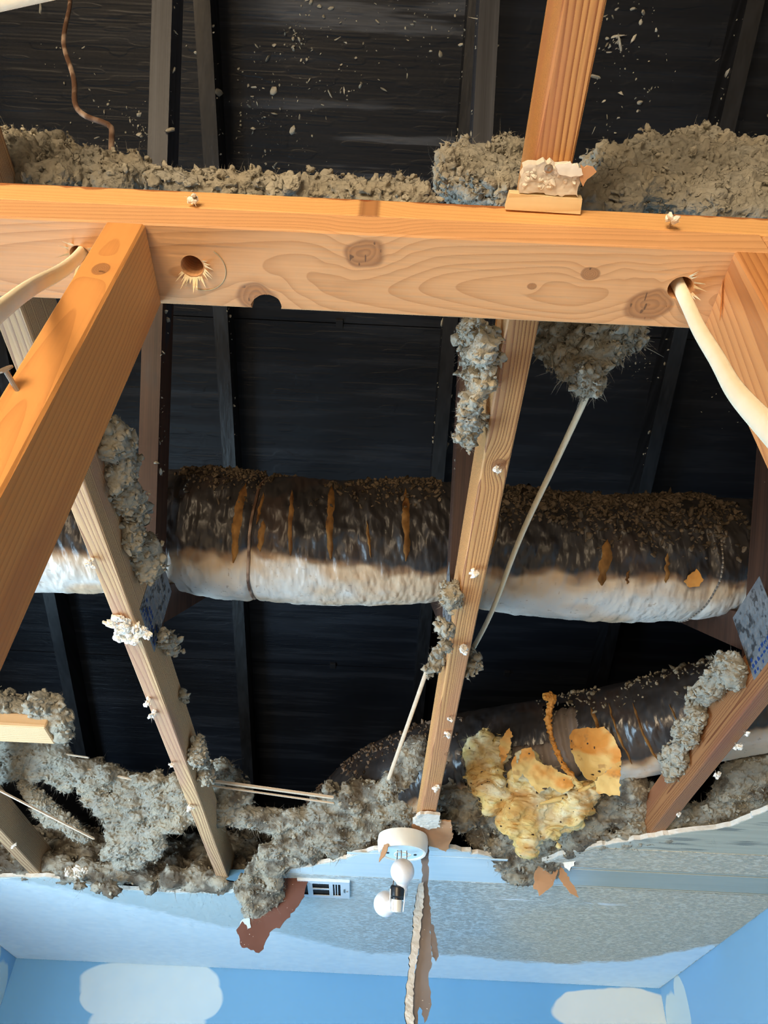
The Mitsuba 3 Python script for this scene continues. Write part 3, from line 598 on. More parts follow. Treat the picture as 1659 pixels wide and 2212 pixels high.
# ---- ducts
CYD, CZD, RD = 1.275, 2.765, .140
def duct_mesh(axis, rad, nx, na, wr, seed, pinch=None, sq=None):
    """a jacketed flexible duct along axis(t): puckered, sagging, uv = metres along, turns round"""
    t = np.linspace(0, 1, nx); A = np.array([axis(s) for s in t]); L = np.r_[0, np.cumsum(np.linalg.norm(np.diff(A, axis=0), axis=1))]
    tg = np.gradient(A, axis=0); tg /= np.linalg.norm(tg, axis=1, keepdims=True)
    upv = np.array([0, 0, 1.0]); dn = -(upv-tg*(tg@upv)[:, None]); dn /= np.linalg.norm(dn, axis=1, keepdims=True)
    fr = np.cross(dn, tg); fr *= np.sign(-(fr[:, 1:2]))                           # towards the room
    a = np.linspace(-np.pi, np.pi, na)
    Lg, ag = np.meshgrid(L, a, indexing='ij')
    ring = np.stack([Lg*9, np.cos(ag)*1.6+5, np.sin(ag)*1.6+5], -1)
    r = np.full(Lg.shape, rad)
    big = meshkit.fbm(ring*[.55, 1.2, 1.2], 3, seed)-.5
    puck = meshkit.fbm(ring*[5.2, 1.9, 1.9]+3, 4, seed+3)-.5
    ridge = np.abs(meshkit.noise(ring*[8.5, 2.3, 2.3]+9, seed+5)-.5)
    top = np.clip((np.degrees(ag)-15)/40, 0, 1)*np.clip((140-np.degrees(ag))/30, 0, 1)
    r = r*(1+.07*big)+wr*(.8+1.6*top)*puck*2.2-wr*(.3+1.3*top)*ridge*2.0-wr*top*.8*np.abs(meshkit.noise(ring*[17, 4.2, 4.2]+2, seed+7)-.5)
    if pinch is not None: r = r+np.array([pinch(A[i], L[i]) for i in range(nx)])[:, None]
    V = A[:, None]+r[..., None]*(np.cos(ag)[..., None]*dn[:, None]+np.sin(ag)[..., None]*fr[:, None])
    uv = np.stack([Lg, ag/(2*np.pi)+.5], -1).reshape(-1, 2)
    i, j = np.meshgrid(np.arange(nx-1), np.arange(na-1), indexing='ij'); q = i*na+j
    F = np.vstack([np.stack([q, q+1, q+na], -1).reshape(-1, 3), np.stack([q+1, q+na+1, q+na], -1).reshape(-1, 3)])
    F = F[:, ::-1]
    def at(l, ang, off=0.0):
        s = np.interp(l, L, np.arange(nx)); i0 = int(min(s, nx-2)); jj = np.interp(np.radians(ang), a, np.arange(na)); j0 = int(min(jj, na-2))
        nrm = np.cos(np.radians(ang))*dn[i0]+np.sin(np.radians(ang))*fr[i0]
        W = lambda ii, kk: V[ii, kk]
        fs, fj = s-i0, jj-j0
        p = (1-fs)*((1-fj)*W(i0, j0)+fj*W(i0, j0+1))+fs*((1-fj)*W(i0+1, j0)+fj*W(i0+1, j0+1))
        return p+nrm*off
    return trimesh.Trimesh(V.reshape(-1, 3), F, process=False), uv, at, L, A
def sag(x):
    k = np.sin(np.pi*((x-.153)/.6126 % 1.0)); return -.022*k*(1 if x < .15 else 1.25)
X0, X1 = -1.5, 1.5
ax1 = lambda s: np.array([X0+(X1-X0)*s, CYD, CZD+.012+sag(X0+(X1-X0)*s)-.008*max(0, X0+(X1-X0)*s)])
def pin1(A, L):
    d = min(abs(A[0]-(x+.019)) for x in XT); p = -.010*math.exp(-(d/.05)**2)
    for s, dep in ((-.268, .010), (.665, .006)): p -= dep*math.exp(-((A[0]-s)/.008)**2)
    if A[0] < -.268 and A[0] > -.46: p += .004
    return p
dm, uv1, at1, L1, A1 = duct_mesh(ax1, RD, 640, 160, .0042, 4, pin1)
lx = lambda x: np.interp(x, A1[:, 0], L1)
DK = name('duct'); add(DK+'__jacket', dm, 'mat_jacket', True, uv=uv1)
lab(DK, 'upper insulated flexible duct lying across the trusses, scorched black above a white belly', 'duct')
def tear(at, l, a0, a1, w, seed, lean=0.0):
    """a slit burnt through the jacket, the brown wool bulging out of it"""
    rng = np.random.default_rng(seed); n = 26; A_ = np.linspace(a0, a1, n); rows_ = []
    ww = w*np.interp(np.linspace(0, 1, n), [0, .12, .5, .85, 1], [.15, .8, 1, .9, .05])*(1+.45*(meshkit.fbm(np.c_[A_*.11+seed, np.zeros(n), np.zeros(n)], 3)-.5)*2)
    for i_, an in enumerate(A_):
        cx = l+lean*(i_/n-.5)+.006*(meshkit.fbm(np.array([[i_*.25, seed*3.1, 0]]), 2)[0]-.5)
        rows_.append([at(cx+ww[i_]*u_, an, .0045*(1-u_*u_)-.0012) for u_ in (-1, -.6, 0, .6, 1)])
    V = np.array(rows_).reshape(-1, 3); F = []
    for i_ in range(n-1):
        for j_ in range(4):
            q = i_*5+j_; F += [[q, q+5, q+1], [q+1, q+5, q+6]]
    return trimesh.Trimesh(V, F, process=False)
scene['mat_tear2'] = two(scene['mat_tear'])
for j, (x, a0, a1, w, ln) in enumerate(((-.294, 26, 100, .010, 0), (-.243, 38, 64, .007, .004), (-.190, 36, 96, .0055, -.01), (-.111, 34, 108, .008, -.006), (-.034, 36, 68, .0032, -.01), (.043, 33, 104, .0085, .004), (.237, 38, 78, .006, .01), (.456, 26, 66, .011, .008), (.575, 30, 55, .0045, .004), (.50, 28, 40, .003, 0), (-.255, 60, 92, .004, 0))):
    k = add(DK+'__tear', tear(at1, lx(x), a0, a1, w, j+1, ln), 'mat_tear2', True)
labels[DK+'__tear'] = {'label': 'slit burnt through the jacket showing brown wool'}
fl = [at1(lx(.615), 38, .006), at1(lx(.632), 41, .004), at1(lx(.643), 33, .008), at1(lx(.636), 27, .006), at1(lx(.618), 26, .004), at1(lx(.606), 31, .006)]
add(DK+'__torn_flake', torn(fl, .002, .005, .002, 40, 3, .001), 'mat_torn_foil')
st = [at1(lx(-.268), a_, .0012) for a_ in np.linspace(-150, 170, 60)]
add(DK+'__joint_strap', tube(st, .0032, 6), 'mat_cable_brown')
st = [at1(lx(.665+.03*np.sin(a_/60)), a_, .0008) for a_ in np.linspace(-60, 90, 40)]
add(DK+'__joint_strap', tube(st, .002, 6), 'mat_jacket')
def crust(key, at, l0, l1, n, size, seed, lo_=50, hi_=140, col=(.115, .088, .062)):
    rng = np.random.default_rng(seed); L_ = rng.uniform(l0, l1, n); A_ = lo_+(hi_-lo_)*rng.beta(2.6, 1.3, n)
    p = np.array([at(l, a_, size*.15) for l, a_ in zip(L_, A_)]); keep = meshkit.fbm(p*9, 3, seed) > .46
    p = p[keep]; v, f, i_ = lumps(p, size*rng.uniform(.3, 1.1, len(p)), rng, 0, 1.0, .8)
    g = (np.array(col)*(1+rng.normal(0, .3, (len(p), 1))))[i_]
    return add(key, trimesh.Trimesh(v, f, process=False), 'mat_wool', True, color=np.clip(g, .01, 1))
k = crust(DK+'__debris_crust', at1, lx(-.46), lx(.13), 1900, .0038, 1, 72, 150); labels[k] = {'kind': 'stuff', 'label': 'fallen wool and char crumbs on its back'}
k = crust(DK+'__debris_crust', at1, lx(.16), lx(.76), 4200, .0042, 2, 46, 150); labels[k] = {'kind': 'stuff'}

ax2p = smooth_path([(1.62, 1.30, 2.668), (1.25, 1.56, 2.668), (.936, 1.745, 2.668), (.76, 1.87, 2.668), (.60, 1.97, 2.668), (.40, 2.055, 2.662), (.20, 2.14, 2.650), (.04, 2.27, 2.630), (-.06, 2.43, 2.610), (-.12, 2.62, 2.600)], 200)
ax2 = lambda s: np.array([np.interp(s, np.linspace(0, 1, 200), ax2p[:, c]) for c in range(3)])
d2, uv2, at2, L2, A2 = duct_mesh(ax2, .128, 500, 140, .0020, 11, None)
V2 = np.asarray(d2.vertices).reshape(500, 140, 3)
# the jacket is burst open where the yellow wool hangs out
l2 = lambda x: np.interp(-x, -A2[:, 0], L2)
cen = V2.reshape(-1, 3)[np.asarray(d2.faces)].mean(1); uvf = uv2[np.asarray(d2.faces)].mean(1); angf = (uvf[:, 1]-.5)*360
nz = (meshkit.fbm(cen*30, 3, 2)-.5)
gone = (cen[:, 0] < .575+nz*.05) & (cen[:, 0] > .26+nz*.06) & (angf > -60) & (angf < 62+nz*60)
gone |= (cen[:, 0] < .545+nz*.03) & (cen[:, 0] > .475+nz*.04) & (angf > -60) & (angf < 118)
d2.update_faces(~gone)
DK2 = name('duct'); add(DK2+'__jacket', d2, 'mat_jacket_far', True, uv=uv2)
lab(DK2, 'lower insulated duct burst open, yellow glass wool spilling out above the ceiling', 'duct')
# inner liner with its wire helix
def liner():
    sel = np.linspace(np.searchsorted(-A2[:, 0], -.62), np.searchsorted(-A2[:, 0], -.20), 120); s = np.linspace(0, 1, 120)
    ax = np.stack([np.interp(sel, np.arange(len(A2)), A2[:, c]) for c in range(3)], 1)
    m, u_, at_, LL, AA = duct_mesh(lambda q: np.array([np.interp(q, s, ax[:, c]) for c in range(3)]), .092, 240, 60, .0012, 5, lambda A, L: .003*math.sin(L*2*math.pi/.03))
    return m
add(DK2+'__inner_liner', liner(), 'mat_paper_grey', True); labels[DK2+'__inner_liner'] = {'label': 'grey ribbed inner liner showing in the gap'}
add(DK2+'__torn_flap', torn([(0.512, 1.819, 2.597), (0.521, 1.811, 2.611), (0.542, 1.809, 2.614), (0.562, 1.808, 2.617), (0.583, 1.809, 2.615), (0.601, 1.806, 2.620), (0.625, 1.816, 2.601), (0.645, 1.836, 2.563), (0.642, 1.846, 2.546), (0.606, 1.859, 2.521), (0.572, 1.871, 2.499), (0.551, 1.868, 2.505), (0.528, 1.850, 2.538), (0.515, 1.833, 2.569)], .003, .005, .007, 24, 1, .0012, .028), 'mat_torn_foil', 40)
add(DK2+'__torn_flap', torn([(0.563, 1.843, 2.488), (0.633, 1.810, 2.535), (0.621, 1.843, 2.453), (0.572, 1.857, 2.462)], .003, .006, .005, 25, 2, .0015), 'mat_torn_foil', 40)
add(DK2+'__torn_flap', torn([(0.362, 1.872, 2.543), (0.375, 1.866, 2.554), (0.379, 1.876, 2.535), (0.386, 1.864, 2.557), (0.394, 1.856, 2.573), (0.413, 1.854, 2.576), (0.425, 1.861, 2.563), (0.429, 1.869, 2.549), (0.451, 1.874, 2.540), (0.468, 1.874, 2.538), (0.491, 1.882, 2.524), (0.517, 1.886, 2.516), (0.525, 1.897, 2.496), (0.495, 1.907, 2.478), (0.465, 1.899, 2.492), (0.435, 1.908, 2.475), (0.416, 1.899, 2.492), (0.403, 1.890, 2.510), (0.391, 1.886, 2.517), (0.383, 1.895, 2.501), (0.371, 1.896, 2.498), (0.369, 1.887, 2.514)], .003, .004, .008, 34, 3, .0012, .012), 'mat_torn_foil', 40)
add(DK2+'__torn_flap', torn([(0.334, 1.857, 2.593), (0.349, 1.849, 2.609), (0.358, 1.841, 2.623), (0.366, 1.851, 2.604), (0.363, 1.863, 2.581), (0.351, 1.879, 2.552), (0.339, 1.885, 2.542), (0.334, 1.874, 2.562)], .003, .004, .006, 40, 4, .0014, .006), 'mat_torn_foil', 40)
labels[DK2+'__torn_flap'] = {'label': 'orange-yellow flap of torn liner'}
lip = smooth_path([(.470, 1.845, 2.722), (.484, 1.850, 2.726), (.478, 1.872, 2.690), (.480, 1.895, 2.645), (.497, 1.920, 2.600), (.527, 1.94, 2.553), (.56, 1.955, 2.520)], 26)
V_, F_ = skin([(*p_, r_) for p_, r_ in zip(lip, np.interp(np.arange(26), [0, 5, 12, 25], [.012, .010, .0075, .0085]))], .0022, wool_disp(.011, .007, 77), .006, .02)
add(DK2+'__rolled_lip', (V_, F_), 'mat_torn_foil', True)
add(DK2+'__rolled_lip', tube([(.663, 1.893, 2.574), (.63, 1.915, 2.55), (.59, 1.94, 2.522), (.55, 1.958, 2.508), (.50, 1.972, 2.492), (.45, 1.98, 2.480)], [.002, .003, .005, .006, .007, .004], 8), 'mat_torn_foil', True)
k = crust(DK2+'__debris_crust', at2, l2(1.2), l2(.5), 500, .0042, 3, 75, 150, (.26, .225, .165)); labels[k] = {'kind': 'stuff'}
k = crust(DK2+'__debris_crust', at2, l2(.30), l2(-.2), 900, .0042, 4, 40, 140, (.16, .12, .09)); labels[k] = {'kind': 'stuff'}
for j, (x, a0, a1, w) in enumerate(((.70, 22, 100, .004), (.755, 20, 92, .0045), (.83, 30, 80, .003), (.655, 50, 100, .006))):
    add(DK2+'__tear', tear(at2, l2(x), a0, a1, w, 30+j, .012), 'mat_tear2', True)
def wool_tuft(key, sph, seed):
    """glass wool: a soft streaky mass with fibres combed out of it"""
    def disp(p):
        w = np.stack([meshkit.noise(p/.035+k*9, seed+k) for k in range(3)], -1)-.5; q = p+w*.03
        return -.022*(meshkit.fbm(q*[15, 30, 30], 3, seed)-.5)-.009*(billow(q*[26, 75, 75], seed+4)-.35)-.003*(billow(q*[60, 190, 190], seed+5)-.35)
    V, F = skin(sph, .0032, disp, .016); N = vnormals(V, F); rng = np.random.default_rng(seed); n = 1500
    s = rng.choice(len(V), n); d = N[s]*.6+rng.normal(0, .4, (n, 3))+np.array([.3, -.1, -.6])*rng.random((n, 1)); d /= np.linalg.norm(d, axis=1, keepdims=True)
    v2, f2, i2 = strands(V[s], d, .009*np.exp(rng.normal(0, .5, n)), .00028*np.exp(rng.normal(0, .5, n)), rng)
    return add(key, trimesh.Trimesh(np.vstack([V, v2]), np.vstack([F, f2+len(V)]), process=False), 'mat_fibreglass', True)
B = {}   # heaps of loose wool, as overlapping balls: x, y, z, radius in metres
B['near_left'] = [(-0.507,0.39,2.613,0.013), (-0.506,0.39,2.578,0.016), (-0.488,0.39,2.582,0.016), (-0.477,0.39,2.581,0.017), (-0.463,0.39,2.592,0.014), (-0.451,0.39,2.595,0.017), (-0.438,0.39,2.594,0.015), (-0.425,0.39,2.587,0.016), (-0.499,0.39,2.547,0.017), (-0.491,0.39,2.555,0.015), (-0.474,0.39,2.561,0.015), (-0.46,0.39,2.559,0.014), (-0.451,0.39,2.569,0.014), (-0.433,0.39,2.565,0.012), (-0.422,0.39,2.558,0.013), (-0.405,0.39,2.568,0.013), (-0.397,0.39,2.576,0.014), (-0.378,0.39,2.563,0.016), (-0.363,0.39,2.563,0.015), (-0.499,0.39,2.536,0.013), (-0.484,0.39,2.525,0.013), (-0.469,0.39,2.536,0.012), (-0.462,0.39,2.537,0.014), (-0.449,0.39,2.534,0.015), (-0.43,0.39,2.543,0.014), (-0.422,0.39,2.533,0.012), (-0.401,0.39,2.537,0.011), (-0.39,0.39,2.531,0.012), (-0.381,0.39,2.545,0.015), (-0.365,0.39,2.536,0.013), (-0.354,0.39,2.551,0.013), (-0.335,0.39,2.534,0.011), (-0.322,0.39,2.542,0.014), (-0.307,0.39,2.544,0.014), (-0.352,0.39,2.523,0.013), (-0.339,0.39,2.528,0.015), (-0.325,0.39,2.517,0.012), (-0.314,0.39,2.519,0.011), (-0.577,0.43,2.708,0.015), (-0.555,0.43,2.701,0.014), (-0.534,0.43,2.707,0.019), (-0.557,0.43,2.666,0.014), (-0.543,0.43,2.674,0.013), (-0.525,0.43,2.679,0.018), (-0.513,0.43,2.68,0.013), (-0.501,0.43,2.692,0.014), (-0.49,0.43,2.693,0.015), (-0.464,0.43,2.686,0.018), (-0.555,0.43,2.657,0.019), (-0.539,0.43,2.648,0.015), (-0.526,0.43,2.648,0.018), (-0.508,0.43,2.659,0.018), (-0.495,0.43,2.647,0.014), (-0.481,0.43,2.647,0.013), (-0.457,0.43,2.65,0.015), (-0.443,0.43,2.651,0.016), (-0.431,0.43,2.648,0.015), (-0.423,0.43,2.658,0.017), (-0.54,0.43,2.625,0.016), (-0.52,0.43,2.616,0.016), (-0.506,0.43,2.617,0.013), (-0.498,0.43,2.631,0.017), (-0.476,0.43,2.625,0.014), (-0.462,0.43,2.616,0.014), (-0.447,0.43,2.621,0.016), (-0.433,0.43,2.631,0.015), (-0.414,0.43,2.62,0.017), (-0.408,0.43,2.642,0.014), (-0.386,0.43,2.632,0.013), (-0.374,0.43,2.64,0.016), (-0.36,0.43,2.629,0.012), (-0.343,0.43,2.633,0.015), (-0.379,0.43,2.613,0.016), (-0.359,0.43,2.615,0.015), (-0.34,0.43,2.611,0.014)]
B['near_mid'] = [(-0.28,0.4,2.561,0.009), (-0.283,0.4,2.547,0.007), (-0.275,0.4,2.557,0.007), (-0.267,0.4,2.552,0.008), (-0.261,0.4,2.557,0.009), (-0.251,0.4,2.548,0.007), (-0.243,0.4,2.552,0.009), (-0.237,0.4,2.553,0.006), (-0.22,0.4,2.552,0.009), (-0.207,0.4,2.553,0.007), (-0.284,0.4,2.538,0.007), (-0.276,0.4,2.537,0.009), (-0.247,0.4,2.539,0.008), (-0.236,0.4,2.543,0.008), (-0.226,0.4,2.545,0.007), (-0.22,0.4,2.541,0.007), (-0.203,0.4,2.544,0.008), (-0.195,0.4,2.549,0.007), (-0.188,0.4,2.54,0.008), (-0.105,0.4,2.549,0.009), (-0.099,0.4,2.552,0.008), (-0.09,0.4,2.555,0.007), (-0.048,0.4,2.56,0.009), (-0.043,0.4,2.556,0.008), (-0.053,0.4,2.547,0.007), (-0.041,0.4,2.548,0.007), (-0.026,0.4,2.549,0.009), (-0.017,0.4,2.548,0.006), (-0.001,0.4,2.551,0.007), (0.013,0.4,2.548,0.008), (-0.279,0.38,2.504,0.007), (-0.272,0.38,2.505,0.006), (-0.266,0.38,2.507,0.008), (-0.262,0.38,2.508,0.007), (-0.255,0.38,2.502,0.006), (-0.249,0.38,2.509,0.006), (-0.244,0.38,2.503,0.007), (-0.239,0.38,2.505,0.008), (-0.233,0.38,2.502,0.006), (-0.225,0.38,2.502,0.006), (-0.223,0.38,2.506,0.006), (-0.217,0.38,2.504,0.007), (-0.209,0.38,2.5,0.008), (-0.202,0.38,2.503,0.006), (-0.198,0.38,2.509,0.005), (-0.194,0.38,2.508,0.007), (-0.189,0.38,2.508,0.007), (-0.18,0.38,2.507,0.006), (-0.177,0.38,2.508,0.007), (-0.169,0.38,2.508,0.006), (-0.166,0.38,2.513,0.006), (-0.159,0.38,2.513,0.007), (-0.153,0.38,2.506,0.007), (-0.146,0.38,2.51,0.007), (-0.139,0.38,2.511,0.008), (-0.133,0.38,2.501,0.006), (-0.128,0.38,2.503,0.007), (-0.121,0.38,2.5,0.006), (-0.115,0.38,2.503,0.008), (-0.108,0.38,2.505,0.006), (-0.102,0.38,2.503,0.007), (-0.096,0.38,2.505,0.006), (-0.092,0.38,2.514,0.006), (-0.086,0.38,2.511,0.007), (-0.077,0.38,2.51,0.006), (-0.073,0.38,2.511,0.007), (-0.065,0.38,2.509,0.006), (-0.061,0.38,2.508,0.005), (-0.054,0.38,2.505,0.008), (-0.048,0.38,2.507,0.006), (-0.042,0.38,2.507,0.007), (-0.034,0.38,2.505,0.005), (-0.031,0.38,2.505,0.008), (-0.023,0.38,2.504,0.006), (-0.019,0.38,2.502,0.007), (-0.012,0.38,2.503,0.007), (-0.005,0.38,2.505,0.007), (0.002,0.38,2.506,0.007), (0.008,0.38,2.509,0.006), (0.012,0.38,2.504,0.006), (0.02,0.38,2.508,0.006), (0.022,0.38,2.507,0.007), (0.028,0.38,2.501,0.007), (-0.061,0.39,2.556,0.008), (-0.006,0.39,2.547,0.006), (0.001,0.39,2.541,0.006)]
B['near_right_a'] = [(0.074,0.395,2.657,0.016), (0.084,0.395,2.644,0.015), (0.099,0.395,2.645,0.012), (0.111,0.395,2.653,0.016), (0.134,0.395,2.653,0.013), (0.148,0.395,2.673,0.017), (0.158,0.395,2.658,0.014), (0.061,0.395,2.628,0.016), (0.076,0.395,2.61,0.015), (0.088,0.395,2.624,0.015), (0.104,0.395,2.627,0.014), (0.123,0.395,2.627,0.013), (0.134,0.395,2.626,0.015), (0.148,0.395,2.643,0.016), (0.055,0.395,2.592,0.016), (0.066,0.395,2.587,0.015), (0.087,0.395,2.588,0.011), (0.095,0.395,2.592,0.014), (0.11,0.395,2.605,0.011), (0.131,0.395,2.596,0.012), (0.143,0.395,2.604,0.011), (0.046,0.395,2.556,0.013), (0.064,0.395,2.569,0.014), (0.076,0.395,2.563,0.013), (0.092,0.395,2.555,0.012), (0.106,0.395,2.575,0.011), (0.117,0.395,2.566,0.015), (0.135,0.395,2.562,0.015), (0.127,0.395,2.551,0.013), (0.169,0.43,2.775,0.014), (0.083,0.43,2.74,0.016), (0.137,0.43,2.739,0.014), (0.153,0.43,2.758,0.014), (0.165,0.43,2.753,0.014), (0.079,0.43,2.696,0.017), (0.1,0.43,2.711,0.014), (0.109,0.43,2.717,0.015), (0.131,0.43,2.702,0.016), (0.141,0.43,2.72,0.014), (0.155,0.43,2.726,0.014), (0.174,0.43,2.728,0.014), (0.074,0.43,2.687,0.015), (0.08,0.43,2.665,0.015), (0.104,0.43,2.666,0.015), (0.111,0.43,2.667,0.016), (0.133,0.43,2.687,0.017), (0.144,0.43,2.672,0.014), (0.16,0.43,2.692,0.014), (0.058,0.43,2.653,0.016), (0.081,0.43,2.653,0.015), (0.089,0.43,2.648,0.016), (0.111,0.43,2.654,0.014), (0.119,0.43,2.64,0.012), (0.143,0.43,2.652,0.015), (0.156,0.43,2.645,0.016)]
B['near_right_b'] = [(0.339,0.39,2.695,0.017), (0.362,0.39,2.705,0.015), (0.38,0.39,2.698,0.017), (0.391,0.39,2.702,0.016), (0.411,0.39,2.7,0.017), (0.434,0.39,2.728,0.02), (0.301,0.39,2.673,0.016), (0.31,0.39,2.658,0.014), (0.327,0.39,2.656,0.014), (0.351,0.39,2.675,0.018), (0.363,0.39,2.67,0.014), (0.379,0.39,2.67,0.015), (0.395,0.39,2.661,0.019), (0.413,0.39,2.683,0.017), (0.434,0.39,2.668,0.018), (0.453,0.39,2.688,0.017), (0.472,0.39,2.697,0.015), (0.253,0.39,2.632,0.016), (0.262,0.39,2.631,0.013), (0.28,0.39,2.638,0.013), (0.293,0.39,2.617,0.013), (0.313,0.39,2.64,0.014), (0.329,0.39,2.637,0.018), (0.344,0.39,2.641,0.017), (0.362,0.39,2.648,0.015), (0.383,0.39,2.646,0.014), (0.405,0.39,2.653,0.014), (0.419,0.39,2.656,0.015), (0.431,0.39,2.646,0.018), (0.442,0.39,2.638,0.015), (0.455,0.39,2.635,0.017), (0.474,0.39,2.64,0.014), (0.231,0.39,2.578,0.012), (0.253,0.39,2.589,0.013), (0.265,0.39,2.582,0.017), (0.289,0.39,2.599,0.014), (0.294,0.39,2.591,0.016), (0.31,0.39,2.593,0.018), (0.337,0.39,2.6,0.014), (0.352,0.39,2.607,0.016), (0.368,0.39,2.613,0.015), (0.383,0.39,2.602,0.018), (0.397,0.39,2.604,0.014), (0.408,0.39,2.603,0.018), (0.433,0.39,2.604,0.014), (0.441,0.39,2.607,0.015), (0.465,0.39,2.621,0.018), (0.473,0.39,2.615,0.016), (0.226,0.39,2.556,0.014), (0.243,0.39,2.557,0.015), (0.251,0.39,2.565,0.012), (0.276,0.39,2.567,0.016), (0.285,0.39,2.557,0.013), (0.3,0.39,2.577,0.013), (0.315,0.39,2.578,0.015), (0.338,0.39,2.568,0.017), (0.35,0.39,2.562,0.014), (0.357,0.39,2.562,0.014), (0.381,0.39,2.568,0.013), (0.389,0.39,2.569,0.013), (0.41,0.39,2.587,0.015), (0.425,0.39,2.583,0.013), (0.447,0.39,2.582,0.016), (0.459,0.39,2.581,0.018), (0.262,0.39,2.543,0.015), (0.27,0.39,2.541,0.012), (0.316,0.39,2.539,0.012), (0.331,0.39,2.536,0.013), (0.351,0.39,2.538,0.015), (0.363,0.39,2.535,0.016), (0.38,0.39,2.547,0.017), (0.398,0.39,2.554,0.015), (0.412,0.39,2.54,0.014), (0.427,0.39,2.542,0.016), (0.446,0.39,2.558,0.015), (0.449,0.39,2.543,0.015), (0.402,0.43,2.805,0.017), (0.426,0.43,2.812,0.02), (0.447,0.43,2.834,0.016), (0.456,0.43,2.817,0.02), (0.473,0.43,2.821,0.019), (0.498,0.43,2.824,0.016), (0.272,0.43,2.748,0.018), (0.295,0.43,2.749,0.017), (0.334,0.43,2.777,0.016), (0.347,0.43,2.773,0.016), (0.357,0.43,2.758,0.02), (0.385,0.43,2.771,0.018), (0.399,0.43,2.763,0.016), (0.424,0.43,2.776,0.02), (0.439,0.43,2.782,0.015), (0.469,0.43,2.796,0.021), (0.485,0.43,2.795,0.021), (0.498,0.43,2.798,0.017), (0.517,0.43,2.802,0.017), (0.533,0.43,2.775,0.015), (0.274,0.43,2.731,0.017), (0.289,0.43,2.727,0.014), (0.316,0.43,2.736,0.019), (0.335,0.43,2.737,0.018), (0.353,0.43,2.735,0.016), (0.358,0.43,2.722,0.018), (0.382,0.43,2.722,0.014), (0.4,0.43,2.738,0.017), (0.419,0.43,2.738,0.016), (0.434,0.43,2.746,0.018), (0.449,0.43,2.732,0.015), (0.472,0.43,2.74,0.019), (0.494,0.43,2.751,0.015), (0.513,0.43,2.736,0.017), (0.526,0.43,2.745,0.02), (0.264,0.43,2.696,0.016), (0.28,0.43,2.68,0.018), (0.29,0.43,2.686,0.018), (0.312,0.43,2.684,0.018), (0.332,0.43,2.696,0.018), (0.345,0.43,2.689,0.016), (0.362,0.43,2.69,0.019), (0.384,0.43,2.69,0.014), (0.408,0.43,2.702,0.016), (0.421,0.43,2.718,0.019), (0.445,0.43,2.72,0.015), (0.455,0.43,2.721,0.021), (0.474,0.43,2.704,0.015), (0.489,0.43,2.712,0.019), (0.513,0.43,2.726,0.016), (0.526,0.43,2.718,0.019), (0.279,0.43,2.649,0.018), (0.298,0.43,2.66,0.014), (0.312,0.43,2.651,0.019), (0.334,0.43,2.657,0.015), (0.352,0.43,2.674,0.014), (0.373,0.43,2.663,0.019), (0.379,0.43,2.656,0.015), (0.404,0.43,2.671,0.018), (0.423,0.43,2.66,0.018), (0.441,0.43,2.679,0.02), (0.448,0.43,2.665,0.019), (0.479,0.43,2.676,0.015), (0.487,0.43,2.686,0.019), (0.506,0.43,2.674,0.015), (0.308,0.43,2.636,0.015), (0.318,0.43,2.636,0.016), (0.388,0.43,2.638,0.017), (0.444,0.43,2.647,0.015), (0.455,0.43,2.652,0.017), (0.474,0.43,2.651,0.018), (0.506,0.43,2.642,0.018)]
B['hang'] = [(0.218,0.572,2.552,0.013), (0.233,0.572,2.553,0.014), (0.284,0.57,2.554,0.014), (0.297,0.57,2.554,0.014), (0.306,0.567,2.557,0.012), (0.335,0.569,2.556,0.014), (0.211,0.576,2.549,0.011), (0.234,0.58,2.545,0.014), (0.243,0.577,2.548,0.014), (0.256,0.575,2.55,0.014), (0.274,0.574,2.55,0.012), (0.288,0.576,2.549,0.011), (0.299,0.577,2.548,0.014), (0.319,0.573,2.551,0.015), (0.328,0.573,2.551,0.012), (0.208,0.592,2.534,0.011), (0.222,0.585,2.54,0.014), (0.238,0.588,2.537,0.014), (0.25,0.588,2.537,0.011), (0.267,0.585,2.54,0.014), (0.283,0.586,2.539,0.012), (0.297,0.588,2.537,0.015), (0.312,0.581,2.544,0.013), (0.212,0.595,2.531,0.014), (0.226,0.597,2.529,0.012), (0.243,0.599,2.527,0.012), (0.259,0.597,2.529,0.014), (0.269,0.592,2.534,0.012), (0.289,0.594,2.531,0.011), (0.304,0.596,2.53,0.014), (0.237,0.604,2.523,0.014), (0.253,0.608,2.519,0.011), (0.268,0.601,2.525,0.015), (0.28,0.607,2.52,0.013), (0.26,0.614,2.513,0.012), (0.278,0.615,2.512,0.011), (0.267,0.621,2.507,0.015)]
B['chord_side'] = [(0.108,0.613,2.612,0.01), (0.108,0.581,2.56,0.008), (0.108,0.525,2.479,0.01), (0.108,0.579,2.55,0.01), (0.108,0.549,2.501,0.011), (0.108,0.487,2.409,0.008), (0.108,0.563,2.508,0.01), (0.108,0.531,2.459,0.009), (0.108,0.488,2.396,0.009), (0.108,0.62,2.577,0.009), (0.108,0.535,2.447,0.009), (0.108,0.497,2.392,0.007), (0.108,0.587,2.509,0.008), (0.108,0.54,2.44,0.01), (0.108,0.555,2.452,0.007), (0.108,0.505,2.384,0.007), (0.108,0.571,2.461,0.009), (0.108,0.525,2.399,0.008), (0.108,0.578,2.454,0.01), (0.108,0.55,2.398,0.007), (0.108,0.571,2.412,0.01), (0.108,0.557,2.384,0.007), (0.108,0.577,2.396,0.009), (0.108,0.653,2.456,0.01), (0.108,0.61,2.391,0.007), (0.108,0.655,2.434,0.01), (0.108,0.677,2.441,0.01), (0.108,0.662,2.417,0.01)]
